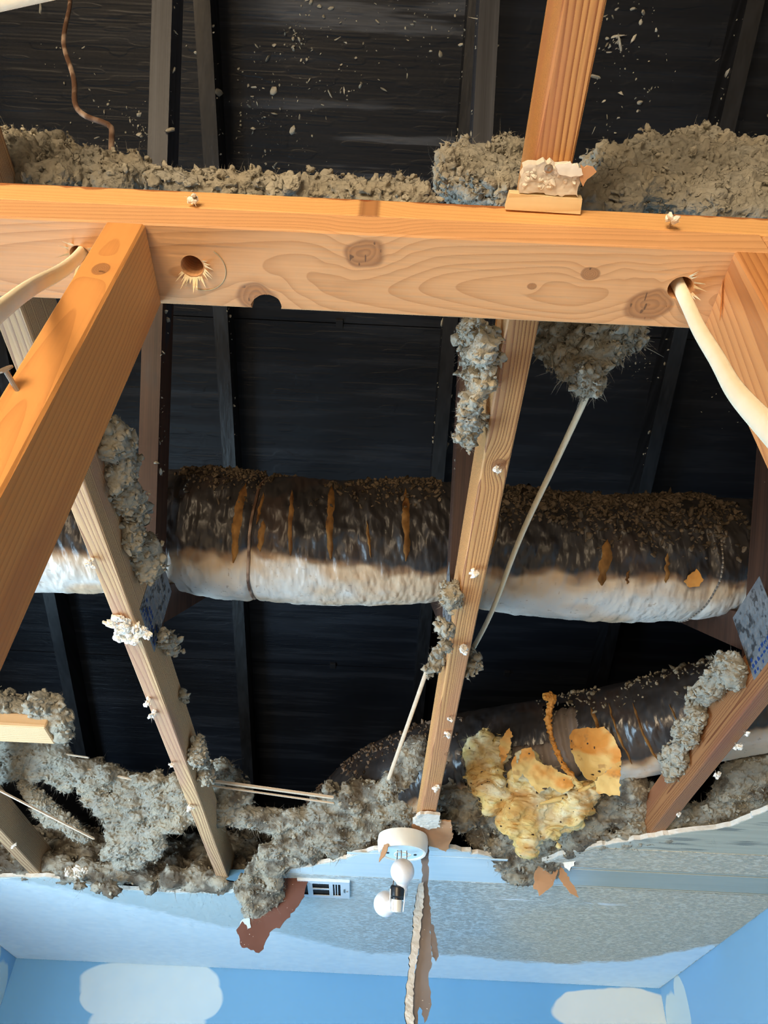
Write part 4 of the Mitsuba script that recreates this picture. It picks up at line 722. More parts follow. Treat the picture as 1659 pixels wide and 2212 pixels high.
B['chord_left'] = [(-0.42,0.77,2.533,0.014), (-0.42,0.772,2.516,0.01), (-0.42,0.794,2.529,0.012), (-0.42,0.806,2.521,0.012), (-0.42,0.828,2.527,0.013), (-0.42,0.849,2.521,0.014), (-0.425,0.791,2.547,0.009), (-0.425,0.787,2.526,0.012), (-0.425,0.794,2.51,0.013), (-0.425,0.801,2.508,0.009), (-0.425,0.834,2.533,0.013), (-0.42,0.85,2.485,0.012), (-0.42,0.894,2.501,0.01), (-0.42,0.923,2.509,0.012), (-0.42,0.959,2.531,0.013), (-0.42,0.985,2.533,0.012), (-0.42,1.018,2.528,0.015), (-0.42,1.017,2.507,0.011), (-0.42,1.03,2.508,0.014), (-0.42,1.067,2.535,0.016), (-0.42,1.061,2.51,0.016), (-0.42,1.084,2.501,0.014), (-0.425,0.898,2.51,0.013), (-0.425,0.938,2.52,0.009), (-0.425,0.939,2.512,0.009), (-0.425,0.969,2.532,0.01), (-0.425,0.963,2.506,0.012), (-0.425,0.977,2.499,0.012), (-0.425,0.993,2.493,0.013), (-0.425,1.043,2.513,0.013)]
B['chord_tail'] = [(-0.42,1.26,2.48,0.011), (-0.42,1.3,2.496,0.016), (-0.42,1.339,2.499,0.012), (-0.42,1.716,2.478,0.018), (-0.42,1.742,2.457,0.024), (-0.42,1.804,2.472,0.018), (-0.42,1.867,2.471,0.025), (-0.43,1.528,2.504,0.01), (-0.43,1.553,2.506,0.008)]
B['chord_mid'] = [(0.11,1.058,2.385,0.016), (0.11,1.091,2.384,0.016), (0.11,1.176,2.42,0.014), (0.11,1.274,2.46,0.017), (0.19,1.314,2.495,0.014), (0.19,1.301,2.472,0.015), (0.12,1.049,2.449,0.011), (0.12,1.021,2.439,0.009)]
B['chord_right'] = [(0.735,1.337,2.532,0.012), (0.735,1.321,2.502,0.014), (0.735,1.313,2.497,0.017), (0.725,1.304,2.505,0.011), (0.725,1.328,2.492,0.015), (0.725,1.368,2.52,0.014), (0.725,1.4,2.506,0.012), (0.725,1.443,2.519,0.013), (0.725,1.456,2.514,0.016), (0.725,1.47,2.521,0.013), (0.725,1.525,2.532,0.016), (0.725,1.538,2.516,0.014), (0.725,1.563,2.51,0.015), (0.725,1.571,2.504,0.013), (0.725,1.586,2.495,0.013), (0.725,1.617,2.514,0.017), (0.725,1.626,2.491,0.015), (0.725,1.672,2.514,0.016), (0.725,1.657,2.492,0.015), (0.725,1.699,2.487,0.019), (0.725,1.747,2.507,0.019), (0.725,1.737,2.483,0.016), (0.725,1.784,2.484,0.014), (0.722,1.3,2.521,0.01), (0.722,1.339,2.535,0.015), (0.722,1.353,2.53,0.011), (0.722,1.363,2.521,0.015), (0.722,1.407,2.529,0.015), (0.722,1.414,2.514,0.012), (0.722,1.441,2.522,0.013), (0.722,1.462,2.523,0.017), (0.722,1.485,2.526,0.012), (0.722,1.483,2.522,0.012), (0.722,1.517,2.512,0.015), (0.722,1.54,2.526,0.015), (0.722,1.547,2.513,0.014), (0.722,1.586,2.514,0.012), (0.722,1.582,2.506,0.012), (0.722,1.591,2.485,0.014), (0.722,1.608,2.483,0.017), (0.722,1.667,2.503,0.013), (0.722,1.689,2.499,0.014), (0.722,1.69,2.489,0.016), (0.722,1.716,2.497,0.015), (0.722,1.734,2.478,0.013), (0.722,1.755,2.472,0.013)]
B['mat_left'] = [(-1.152,2.063,2.679,0.026), (-1.093,2.034,2.674,0.022), (-1.07,2.054,2.678,0.03), (-1.044,2.038,2.676,0.024), (-0.992,2.033,2.674,0.023), (-1.164,2.084,2.668,0.029), (-1.135,2.071,2.666,0.023), (-1.109,2.082,2.666,0.023), (-1.084,2.059,2.662,0.024), (-1.063,2.075,2.676,0.025), (-1.03,2.061,2.673,0.023), (-1.007,2.055,2.66,0.028), (-0.982,2.046,2.671,0.025), (-0.954,2.062,2.672,0.028), (-1.157,2.101,2.657,0.027), (-1.124,2.086,2.66,0.021), (-1.101,2.087,2.647,0.022), (-1.073,2.093,2.652,0.025), (-1.053,2.09,2.661,0.025), (-1.024,2.091,2.667,0.027), (-0.997,2.09,2.653,0.028), (-0.983,2.101,2.665,0.024), (-0.939,2.093,2.663,0.027), (-1.168,2.12,2.645,0.027), (-1.148,2.122,2.634,0.025), (-1.104,2.105,2.636,0.023), (-1.075,2.093,2.635,0.025), (-1.08,2.12,2.653,0.024), (-1.032,2.094,2.644,0.026), (-1.008,2.125,2.642,0.026), (-0.979,2.087,2.641,0.027), (-0.961,2.119,2.645,0.023), (-0.935,2.107,2.642,0.023), (-1.166,2.139,2.624,0.029), (-1.143,2.145,2.636,0.03), (-1.099,2.128,2.628,0.029), (-1.077,2.119,2.622,0.022), (-1.055,2.146,2.626,0.031), (-1.021,2.107,2.628,0.029), (-0.998,2.142,2.631,0.022), (-0.968,2.116,2.629,0.029), (-0.945,2.128,2.639,0.029), (-0.919,2.118,2.636,0.03), (-1.179,2.166,2.622,0.026), (-1.154,2.177,2.615,0.029), (-1.125,2.144,2.614,0.023), (-1.108,2.169,2.616,0.029), (-1.076,2.17,2.622,0.024), (-1.029,2.146,2.605,0.026), (-1.015,2.132,2.614,0.03), (-0.988,2.156,2.615,0.029), (-0.952,2.135,2.612,0.029), (-0.937,2.14,2.617,0.027), (-0.912,2.147,2.611,0.022), (-1.158,2.191,2.594,0.026), (-1.145,2.189,2.607,0.031), (-1.11,2.16,2.596,0.03), (-1.094,2.192,2.605,0.028), (-1.057,2.167,2.6,0.023), (-1.029,2.18,2.605,0.027), (-1.007,2.186,2.609,0.026), (-0.975,2.162,2.603,0.023), (-0.961,2.192,2.602,0.023), (-0.927,2.194,2.604,0.024), (-0.907,2.179,2.613,0.025), (-0.861,2.159,2.596,0.026), (-0.827,2.188,2.608,0.026), (-1.184,2.21,2.591,0.03), (-1.15,2.198,2.583,0.031), (-1.128,2.213,2.587,0.024), (-1.099,2.192,2.582,0.024), (-1.071,2.199,2.594,0.027), (-1.042,2.199,2.591,0.022), (-1.001,2.202,2.584,0.026), (-0.967,2.188,2.595,0.027), (-0.936,2.192,2.589,0.029), (-0.904,2.187,2.597,0.025), (-0.9,2.211,2.598,0.023), (-0.856,2.205,2.596,0.027), (-0.829,2.202,2.589,0.022), (-0.814,2.193,2.597,0.027), (-0.779,2.174,2.585,0.027), (-0.474,2.168,2.603,0.028), (-0.931,2.225,2.578,0.026), (-0.897,2.217,2.581,0.022), (-0.86,2.206,2.571,0.03), (-0.848,2.214,2.571,0.021), (-0.824,2.2,2.579,0.028), (-0.801,2.215,2.585,0.028), (-0.763,2.22,2.577,0.025), (-0.737,2.215,2.593,0.026), (-0.716,2.227,2.585,0.029), (-0.678,2.183,2.581,0.027), (-0.656,2.214,2.586,0.03), (-0.634,2.194,2.589,0.028), (-0.598,2.224,2.588,0.025), (-0.577,2.19,2.576,0.029), (-0.552,2.218,2.588,0.026), (-0.529,2.218,2.593,0.022), (-0.495,2.214,2.595,0.027), (-0.474,2.193,2.59,0.026), (-0.851,2.219,2.565,0.023), (-0.846,2.249,2.572,0.023), (-0.813,2.24,2.567,0.023), (-0.783,2.242,2.579,0.022), (-0.752,2.251,2.567,0.027), (-0.734,2.231,2.57,0.026), (-0.705,2.238,2.581,0.025), (-0.672,2.251,2.573,0.03), (-0.643,2.251,2.572,0.023), (-0.621,2.232,2.581,0.023), (-0.587,2.25,2.575,0.029), (-0.565,2.223,2.581,0.021), (-0.535,2.208,2.573,0.022), (-0.508,2.218,2.564,0.027), (-0.482,2.215,2.569,0.028), (-0.829,2.265,2.555,0.029), (-0.797,2.282,2.555,0.028), (-0.765,2.278,2.554,0.03), (-0.729,2.249,2.546,0.027), (-0.704,2.241,2.553,0.026), (-0.692,2.262,2.561,0.027), (-0.657,2.244,2.561,0.028), (-0.625,2.236,2.556,0.026), (-0.602,2.238,2.56,0.024), (-0.574,2.256,2.567,0.026), (-0.55,2.228,2.554,0.03), (-0.529,2.256,2.562,0.021), (-0.499,2.239,2.55,0.029), (-0.475,2.235,2.555,0.021), (-0.808,2.305,2.541,0.022), (-0.78,2.282,2.543,0.022), (-0.76,2.29,2.537,0.03), (-0.716,2.26,2.541,0.026), (-0.708,2.29,2.536,0.022), (-0.669,2.286,2.546,0.023), (-0.647,2.291,2.547,0.024), (-0.619,2.273,2.542,0.03), (-0.599,2.293,2.544,0.026), (-0.561,2.267,2.537,0.027), (-0.545,2.261,2.547,0.026), (-0.508,2.27,2.544,0.03), (-0.477,2.248,2.543,0.027), (-0.768,2.323,2.525,0.027), (-0.75,2.3,2.522,0.025), (-0.728,2.325,2.525,0.03), (-0.691,2.289,2.516,0.025), (-0.661,2.295,2.533,0.028), (-0.645,2.301,2.533,0.027), (-0.608,2.307,2.54,0.028), (-0.582,2.291,2.534,0.029), (-0.563,2.299,2.538,0.022), (-0.52,2.3,2.527,0.022), (-0.494,2.29,2.527,0.029), (-0.476,2.277,2.527,0.027), (-0.754,2.348,2.511,0.028), (-0.725,2.309,2.504,0.022), (-0.709,2.337,2.518,0.03), (-0.681,2.328,2.514,0.024), (-0.641,2.304,2.514,0.024), (-0.618,2.311,2.513,0.026), (-0.599,2.318,2.517,0.022), (-0.568,2.308,2.509,0.029), (-0.492,2.333,2.522,0.026), (-0.772,2.368,2.5,0.031), (-0.756,2.371,2.5,0.028), (-0.716,2.366,2.494,0.026), (-0.704,2.362,2.504,0.025), (-0.665,2.352,2.494,0.023), (-0.632,2.323,2.496,0.024), (-0.779,2.367,2.482,0.022), (-0.76,2.382,2.478,0.023), (-0.736,2.365,2.486,0.029), (-0.698,2.362,2.481,0.031), (-0.68,2.367,2.476,0.027), (-0.646,2.355,2.476,0.027), (-0.776,2.392,2.458,0.023), (-0.748,2.384,2.463,0.03), (-0.713,2.393,2.462,0.022), (-0.694,2.399,2.474,0.026), (-0.66,2.387,2.468,0.029), (-0.646,2.406,2.476,0.022), (-0.787,2.416,2.445,0.027), (-0.759,2.439,2.458,0.029), (-0.742,2.426,2.457,0.024), (-0.714,2.421,2.457,0.023), (-0.691,2.433,2.462,0.028), (-0.648,2.392,2.454,0.027), (-0.745,2.45,2.443,0.029), (-0.723,2.454,2.447,0.023), (-0.709,2.462,2.445,0.026)]
B['mat_wisps'] = [(-1.034,2.229,2.57,0.013), (-1.03,2.239,2.564,0.014), (-1.02,2.246,2.559,0.013), (-1.011,2.252,2.556,0.014), (-1.005,2.255,2.554,0.012), (-1,2.266,2.548,0.012), (-0.99,2.27,2.545,0.012), (-0.988,2.279,2.539,0.015), (-0.98,2.288,2.534,0.013), (-0.972,2.292,2.532,0.014), (-0.965,2.302,2.526,0.013), (-0.953,2.305,2.524,0.014), (-0.949,2.312,2.52,0.012), (-0.942,2.32,2.515,0.011), (-0.932,2.331,2.508,0.012), (-0.927,2.335,2.506,0.014), (-0.921,2.34,2.503,0.013), (-0.906,2.345,2.5,0.01), (-0.9,2.354,2.494,0.014), (-0.893,2.36,2.49,0.015), (-0.886,2.367,2.486,0.012), (-0.88,2.374,2.482,0.012), (-0.873,2.378,2.479,0.012), (-0.865,2.384,2.476,0.01), (-0.994,2.296,2.529,0.011), (-0.991,2.308,2.522,0.015), (-0.965,2.321,2.514,0.017), (-0.964,2.336,2.505,0.02)]
B['mat_low'] = [(-1.137,2.828,2.647,0.049), (-1.364,2.759,2.581,0.038), (-1.36,2.791,2.601,0.042), (-1.272,2.719,2.561,0.042), (-1.258,2.794,2.6,0.047), (-1.214,2.738,2.578,0.043), (-1.167,2.758,2.586,0.038), (-1.145,2.778,2.612,0.048), (-1.111,2.795,2.604,0.043), (-1.07,2.786,2.602,0.036), (-1.001,2.743,2.584,0.046), (-0.978,2.759,2.598,0.039), (-0.916,2.756,2.59,0.036), (-0.644,2.827,2.631,0.033), (-0.57,2.832,2.643,0.047), (-0.538,2.831,2.649,0.041), (-0.487,2.811,2.629,0.041), (-0.436,2.81,2.643,0.04), (-0.397,2.835,2.665,0.039), (-0.373,2.883,2.682,0.042), (-1.313,2.711,2.547,0.038), (-1.277,2.725,2.541,0.047), (-1.233,2.701,2.541,0.046), (-1.193,2.703,2.526,0.047), (-1.184,2.73,2.546,0.047), (-1.147,2.73,2.558,0.038), (-1.072,2.712,2.539,0.043), (-1.036,2.724,2.551,0.038), (-1.009,2.702,2.544,0.046), (-0.984,2.725,2.561,0.04), (-0.951,2.738,2.57,0.041), (-0.878,2.728,2.558,0.047), (-0.86,2.738,2.558,0.042), (-0.688,2.755,2.571,0.045), (-0.653,2.762,2.579,0.037), (-0.612,2.78,2.603,0.04), (-0.576,2.791,2.601,0.035), (-0.528,2.759,2.594,0.046), (-0.492,2.767,2.601,0.033), (-0.468,2.767,2.598,0.036), (-0.413,2.74,2.574,0.044), (-0.388,2.787,2.593,0.034), (-1.289,2.646,2.493,0.039), (-1.271,2.683,2.506,0.044), (-1.214,2.63,2.471,0.037), (-1.182,2.646,2.479,0.044), (-1.139,2.651,2.477,0.037), (-1.11,2.643,2.488,0.038), (-1.067,2.629,2.481,0.042), (-1.03,2.653,2.492,0.039), (-1.007,2.661,2.507,0.033), (-0.956,2.681,2.518,0.036), (-0.929,2.673,2.514,0.033), (-0.894,2.697,2.528,0.037), (-0.844,2.671,2.516,0.035), (-0.812,2.696,2.519,0.044), (-0.764,2.688,2.529,0.037), (-0.686,2.696,2.512,0.034), (-0.661,2.725,2.547,0.039), (-0.638,2.733,2.546,0.043), (-0.577,2.709,2.533,0.044), (-0.526,2.678,2.513,0.033), (-0.501,2.696,2.523,0.031), (-0.454,2.716,2.551,0.035), (-0.426,2.739,2.562,0.038), (-0.388,2.677,2.525,0.032), (-0.337,2.714,2.536,0.034), (-0.316,2.737,2.556,0.043), (-1.102,2.626,2.456,0.04), (-1.032,2.632,2.453,0.034), (-0.995,2.636,2.462,0.044), (-0.954,2.617,2.45,0.039), (-0.914,2.601,2.448,0.04), (-0.861,2.624,2.449,0.043), (-0.826,2.605,2.447,0.035), (-0.783,2.594,2.45,0.037), (-0.774,2.653,2.481,0.041), (-0.719,2.616,2.456,0.039), (-0.704,2.643,2.482,0.033), (-0.649,2.645,2.48,0.042), (-0.605,2.645,2.47,0.033), (-0.567,2.66,2.481,0.033), (-0.539,2.641,2.484,0.04), (-0.509,2.679,2.499,0.037), (-0.466,2.659,2.497,0.043), (-0.415,2.622,2.468,0.037), (-0.382,2.666,2.484,0.039), (-0.353,2.664,2.508,0.031), (-0.695,2.584,2.432,0.041), (-0.621,2.577,2.432,0.036), (-0.55,2.606,2.449,0.041), (-0.494,2.611,2.437,0.034), (-0.475,2.588,2.427,0.035), (-0.909,2.559,2.403,0.011), (-0.888,2.543,2.389,0.015), (-0.788,2.537,2.383,0.021), (-0.771,2.525,2.372,0.02), (-0.631,2.522,2.37,0.011), (-0.831,2.531,2.377,0.012)]
B['mat_mid'] = [(0.125,2.009,2.642,0.023), (0.106,2.019,2.637,0.023), (0.1,2.042,2.616,0.023), (0.128,2.047,2.627,0.026), (-0.431,2.088,2.588,0.025), (0.091,2.061,2.605,0.026), (0.118,2.06,2.607,0.027), (-0.443,2.111,2.569,0.022), (-0.413,2.111,2.574,0.023), (0.063,2.085,2.583,0.021), (0.073,2.117,2.6,0.027), (0.109,2.091,2.598,0.024), (0.124,2.105,2.593,0.023), (-0.436,2.165,2.57,0.025), (-0.409,2.154,2.578,0.026), (0.045,2.115,2.575,0.027), (0.076,2.097,2.576,0.026), (0.098,2.139,2.587,0.023), (0.131,2.142,2.585,0.023), (0.139,2.122,2.581,0.023), (-0.438,2.168,2.544,0.023), (-0.42,2.174,2.561,0.022), (-0.388,2.187,2.555,0.025), (-0.364,2.161,2.553,0.026), (-0.124,2.13,2.557,0.026), (-0.101,2.156,2.566,0.023), (-0.071,2.132,2.56,0.024), (-0.044,2.151,2.565,0.021), (-0.021,2.15,2.57,0.022), (0.01,2.138,2.552,0.028), (0.03,2.154,2.576,0.027), (0.05,2.129,2.557,0.02), (0.083,2.139,2.568,0.026), (0.11,2.159,2.566,0.02), (-0.426,2.215,2.54,0.027), (-0.406,2.19,2.534,0.026), (-0.379,2.193,2.551,0.028), (-0.142,2.193,2.554,0.021), (-0.113,2.184,2.547,0.024), (-0.076,2.163,2.541,0.024), (-0.052,2.172,2.552,0.028), (-0.043,2.187,2.555,0.025), (-0.002,2.164,2.549,0.026), (0.013,2.169,2.546,0.027), (0.044,2.172,2.562,0.026), (0.078,2.159,2.551,0.026), (0.094,2.172,2.549,0.025), (0.115,2.174,2.566,0.024), (0.141,2.153,2.545,0.028), (-0.442,2.194,2.522,0.028), (-0.423,2.209,2.532,0.028), (-0.397,2.228,2.53,0.028), (-0.145,2.197,2.528,0.021), (-0.132,2.204,2.541,0.027), (-0.096,2.208,2.534,0.025), (-0.073,2.221,2.538,0.022), (-0.039,2.184,2.536,0.027), (-0.021,2.196,2.532,0.021), (0.013,2.195,2.53,0.023), (0.038,2.212,2.54,0.026), (0.068,2.184,2.544,0.021), (0.087,2.183,2.546,0.022), (0.11,2.193,2.549,0.02), (0.133,2.181,2.546,0.027), (-0.429,2.228,2.505,0.028), (-0.409,2.237,2.503,0.027), (-0.365,2.217,2.514,0.028), (-0.347,2.22,2.515,0.022), (-0.321,2.23,2.511,0.026), (-0.192,2.232,2.512,0.024), (-0.168,2.209,2.519,0.028), (-0.129,2.213,2.509,0.024), (-0.107,2.247,2.525,0.022), (-0.081,2.221,2.517,0.025), (-0.067,2.226,2.527,0.028), (-0.033,2.218,2.513,0.027), (-0.014,2.22,2.522,0.022), (0.015,2.213,2.529,0.021), (0.04,2.228,2.525,0.025), (0.079,2.21,2.526,0.026), (0.092,2.204,2.528,0.021), (0.122,2.203,2.515,0.025), (-0.385,2.244,2.497,0.024), (-0.365,2.257,2.504,0.029), (-0.34,2.269,2.504,0.021), (-0.304,2.272,2.502,0.024), (-0.288,2.26,2.51,0.026), (-0.25,2.253,2.498,0.022), (-0.225,2.237,2.502,0.028), (-0.203,2.257,2.503,0.028), (-0.185,2.245,2.505,0.024), (-0.151,2.25,2.502,0.028), (-0.13,2.235,2.5,0.021), (-0.105,2.234,2.505,0.028), (-0.065,2.272,2.509,0.027), (-0.044,2.252,2.507,0.024), (-0.018,2.248,2.51,0.023), (0.014,2.242,2.503,0.029), (0.031,2.223,2.51,0.028), (0.068,2.252,2.521,0.022), (0.094,2.253,2.512,0.024), (0.108,2.23,2.517,0.022), (-0.238,2.291,2.499,0.027), (-0.223,2.305,2.491,0.028), (-0.191,2.287,2.5,0.026), (-0.172,2.288,2.489,0.024), (-0.137,2.265,2.493,0.024), (-0.102,2.294,2.492,0.027), (-0.088,2.29,2.5,0.022), (-0.048,2.282,2.5,0.024), (-0.038,2.294,2.498,0.021), (-0.01,2.273,2.499,0.026), (0.024,2.276,2.496,0.023), (0.056,2.271,2.504,0.024), (0.081,2.254,2.494,0.021), (-0.24,2.308,2.487,0.027), (-0.199,2.29,2.482,0.029), (-0.166,2.291,2.472,0.028), (-0.152,2.282,2.474,0.022), (-0.113,2.276,2.476,0.028), (-0.102,2.287,2.479,0.025), (-0.073,2.279,2.472,0.026), (-0.04,2.275,2.479,0.024), (-0.023,2.294,2.487,0.028), (0.012,2.311,2.485,0.029), (-0.264,2.327,2.465,0.022), (-0.242,2.322,2.465,0.029), (-0.22,2.318,2.464,0.026), (-0.196,2.308,2.462,0.028), (-0.168,2.315,2.454,0.022), (-0.128,2.296,2.464,0.023), (-0.105,2.312,2.456,0.024), (-0.078,2.316,2.464,0.023), (-0.055,2.307,2.464,0.021), (-0.028,2.312,2.47,0.026), (-0.299,2.33,2.445,0.025), (-0.284,2.349,2.449,0.022), (-0.261,2.358,2.442,0.029), (-0.235,2.342,2.451,0.025), (-0.209,2.331,2.45,0.023), (-0.17,2.34,2.447,0.025), (-0.15,2.351,2.453,0.023), (-0.094,2.329,2.454,0.026), (-0.319,2.391,2.439,0.024), (-0.302,2.397,2.438,0.03), (-0.26,2.383,2.425,0.025), (-0.247,2.397,2.437,0.025), (-0.224,2.365,2.434,0.028), (-0.34,2.408,2.418,0.026), (-0.301,2.391,2.42,0.022), (-0.277,2.388,2.415,0.023), (-0.353,2.437,2.395,0.03), (-0.334,2.458,2.401,0.025), (-0.292,2.441,2.401,0.022), (-0.334,2.479,2.389,0.027), (-0.303,2.469,2.392,0.027), (-0.28,2.441,2.383,0.031), (-0.36,2.475,2.373,0.031), (-0.321,2.5,2.37,0.03), (-0.304,2.478,2.375,0.025), (-0.343,2.497,2.362,0.026), (-0.309,2.512,2.367,0.024), (-0.289,2.503,2.363,0.03), (-0.348,2.553,2.343,0.031), (-0.331,2.522,2.336,0.029), (-0.304,2.559,2.344,0.029)]
B['mat_right'] = [(0.187,2.087,2.558,0.022), (0.205,2.077,2.549,0.021), (0.225,2.069,2.553,0.022), (0.262,2.072,2.553,0.021), (0.274,2.063,2.542,0.02), (0.19,2.088,2.537,0.024), (0.212,2.108,2.544,0.021), (0.246,2.106,2.536,0.02), (0.269,2.105,2.554,0.027), (0.29,2.098,2.536,0.023), (0.206,2.128,2.538,0.022), (0.24,2.136,2.538,0.027), (0.265,2.117,2.535,0.022), (0.288,2.122,2.53,0.025), (0.31,2.118,2.533,0.024), (0.23,2.16,2.519,0.023), (0.248,2.158,2.523,0.021), (0.282,2.14,2.51,0.024), (0.308,2.152,2.52,0.027), (0.332,2.165,2.522,0.026), (0.35,2.133,2.513,0.025), (0.221,2.189,2.51,0.02), (0.245,2.171,2.507,0.024), (0.263,2.146,2.502,0.024), (0.28,2.145,2.503,0.021), (0.321,2.181,2.515,0.027), (0.34,2.152,2.504,0.025), (0.365,2.165,2.502,0.022), (0.311,2.217,2.494,0.025), (0.339,2.201,2.501,0.02), (0.35,2.204,2.495,0.02), (0.385,2.18,2.489,0.023), (0.398,2.165,2.493,0.025), (0.443,2.197,2.501,0.026), (0.458,2.165,2.491,0.021), (0.316,2.225,2.48,0.027), (0.345,2.235,2.484,0.021), (0.38,2.222,2.487,0.026), (0.392,2.206,2.475,0.025), (0.422,2.22,2.485,0.022), (0.461,2.226,2.484,0.027), (0.481,2.212,2.49,0.026), (0.516,2.237,2.487,0.024), (0.525,2.187,2.483,0.029), (0.562,2.229,2.491,0.027), (0.328,2.218,2.467,0.022), (0.365,2.246,2.476,0.024), (0.383,2.236,2.461,0.023), (0.416,2.253,2.467,0.029), (0.442,2.229,2.469,0.024), (0.472,2.224,2.467,0.025), (0.501,2.238,2.476,0.029), (0.514,2.236,2.468,0.021), (0.555,2.237,2.474,0.024), (0.564,2.222,2.47,0.028), (0.385,2.267,2.449,0.025), (0.411,2.274,2.468,0.024), (0.426,2.278,2.463,0.02), (0.456,2.257,2.45,0.025), (0.476,2.253,2.458,0.021), (0.505,2.274,2.459,0.028), (0.53,2.264,2.454,0.026), (0.562,2.273,2.464,0.024), (0.579,2.245,2.462,0.028), (0.403,2.296,2.452,0.024), (0.417,2.291,2.441,0.025), (0.448,2.29,2.442,0.029), (0.475,2.284,2.442,0.022), (0.494,2.295,2.456,0.025), (0.52,2.289,2.455,0.025), (0.555,2.279,2.45,0.028), (0.466,2.32,2.436,0.028), (0.495,2.304,2.423,0.026), (0.521,2.303,2.424,0.028), (0.546,2.336,2.437,0.022), (0.514,2.338,2.425,0.023), (0.537,2.345,2.429,0.023), (0.504,2.368,2.409,0.021), (0.697,1.961,2.535,0.026), (0.728,1.975,2.54,0.026), (0.685,1.978,2.528,0.023), (0.721,1.992,2.525,0.026), (0.74,2.009,2.538,0.02), (0.769,2.002,2.54,0.021), (0.659,2.021,2.513,0.022), (0.692,2.034,2.521,0.027), (0.717,2.028,2.516,0.026), (0.74,2.021,2.529,0.023), (0.754,2.027,2.533,0.023), (0.787,2.033,2.529,0.022), (0.63,2.057,2.508,0.025), (0.651,2.034,2.506,0.026), (0.676,2.05,2.513,0.026), (0.709,2.054,2.509,0.026), (0.721,2.05,2.506,0.027), (0.757,2.043,2.504,0.025), (0.782,2.041,2.518,0.021), (0.607,2.067,2.489,0.021), (0.648,2.074,2.503,0.02), (0.675,2.079,2.497,0.025), (0.689,2.073,2.49,0.02), (0.716,2.077,2.496,0.024), (0.753,2.089,2.501,0.02), (0.771,2.086,2.506,0.021), (0.592,2.107,2.482,0.027), (0.608,2.106,2.484,0.028), (0.634,2.094,2.478,0.02), (0.659,2.116,2.483,0.022), (0.692,2.106,2.495,0.027), (0.707,2.09,2.489,0.025), (0.563,2.137,2.478,0.024), (0.578,2.115,2.463,0.028), (0.597,2.119,2.466,0.022), (0.619,2.118,2.471,0.022), (0.573,2.167,2.455,0.02), (0.592,2.151,2.462,0.025), (0.616,2.128,2.457,0.026), (0.562,2.185,2.448,0.025)]
B['mat_far_right'] = [(1.003,1.804,2.55,0.026), (1.07,1.817,2.566,0.024), (1.072,1.797,2.562,0.024), (0.972,1.83,2.547,0.024), (1.005,1.829,2.552,0.027), (1.03,1.831,2.553,0.024), (1.049,1.818,2.55,0.025), (1.062,1.824,2.542,0.023), (0.926,1.86,2.542,0.02), (0.963,1.867,2.542,0.027), (0.98,1.867,2.538,0.023), (0.993,1.858,2.537,0.021), (1.03,1.869,2.543,0.026), (1.049,1.873,2.543,0.026), (1.069,1.855,2.547,0.025), (0.936,1.897,2.525,0.022), (0.949,1.888,2.53,0.02), (0.976,1.883,2.521,0.02), (1.003,1.899,2.53,0.021), (1.015,1.863,2.522,0.026), (1.04,1.87,2.528,0.023), (1.059,1.872,2.529,0.021), (1.08,1.853,2.526,0.024), (0.923,1.919,2.517,0.027), (0.944,1.899,2.509,0.024), (0.972,1.915,2.522,0.021), (0.989,1.89,2.514,0.025), (1.006,1.889,2.512,0.028), (1.043,1.904,2.522,0.025), (1.058,1.893,2.513,0.028), (1.083,1.896,2.518,0.021), (1.099,1.894,2.515,0.023), (0.919,1.947,2.51,0.021), (0.929,1.929,2.51,0.024), (0.97,1.941,2.514,0.022), (0.982,1.943,2.513,0.02), (1.012,1.954,2.51,0.028), (1.024,1.92,2.5,0.024), (1.05,1.929,2.507,0.022), (1.068,1.903,2.506,0.023), (1.096,1.912,2.51,0.023), (0.909,1.96,2.494,0.022), (0.935,1.961,2.5,0.026), (0.953,1.946,2.497,0.025), (0.985,1.981,2.498,0.028), (0.993,1.954,2.495,0.027), (1.023,1.951,2.497,0.023), (1.06,1.954,2.506,0.024), (1.077,1.952,2.498,0.021), (1.09,1.949,2.502,0.025), (0.823,1.989,2.475,0.02), (0.853,2.002,2.483,0.024), (0.878,1.995,2.489,0.022), (0.905,1.984,2.48,0.028), (0.929,2.001,2.482,0.028), (0.944,1.97,2.482,0.02), (0.976,1.995,2.487,0.025), (1.001,1.979,2.485,0.02), (1.046,1.979,2.494,0.026), (0.796,2.032,2.467,0.027), (0.822,2.006,2.466,0.025), (0.847,2.031,2.48,0.023), (0.878,2.017,2.478,0.024), (0.888,2.014,2.474,0.027), (0.923,2.021,2.475,0.025), (0.723,2.068,2.455,0.027), (0.752,2.07,2.457,0.022), (0.766,2.052,2.465,0.02), (0.79,2.045,2.46,0.027), (0.83,2.057,2.464,0.026), (0.835,2.045,2.464,0.02), (0.866,2.028,2.457,0.022), (0.652,2.107,2.448,0.023), (0.69,2.077,2.442,0.026), (0.737,2.091,2.456,0.023), (0.633,2.127,2.443,0.025)]
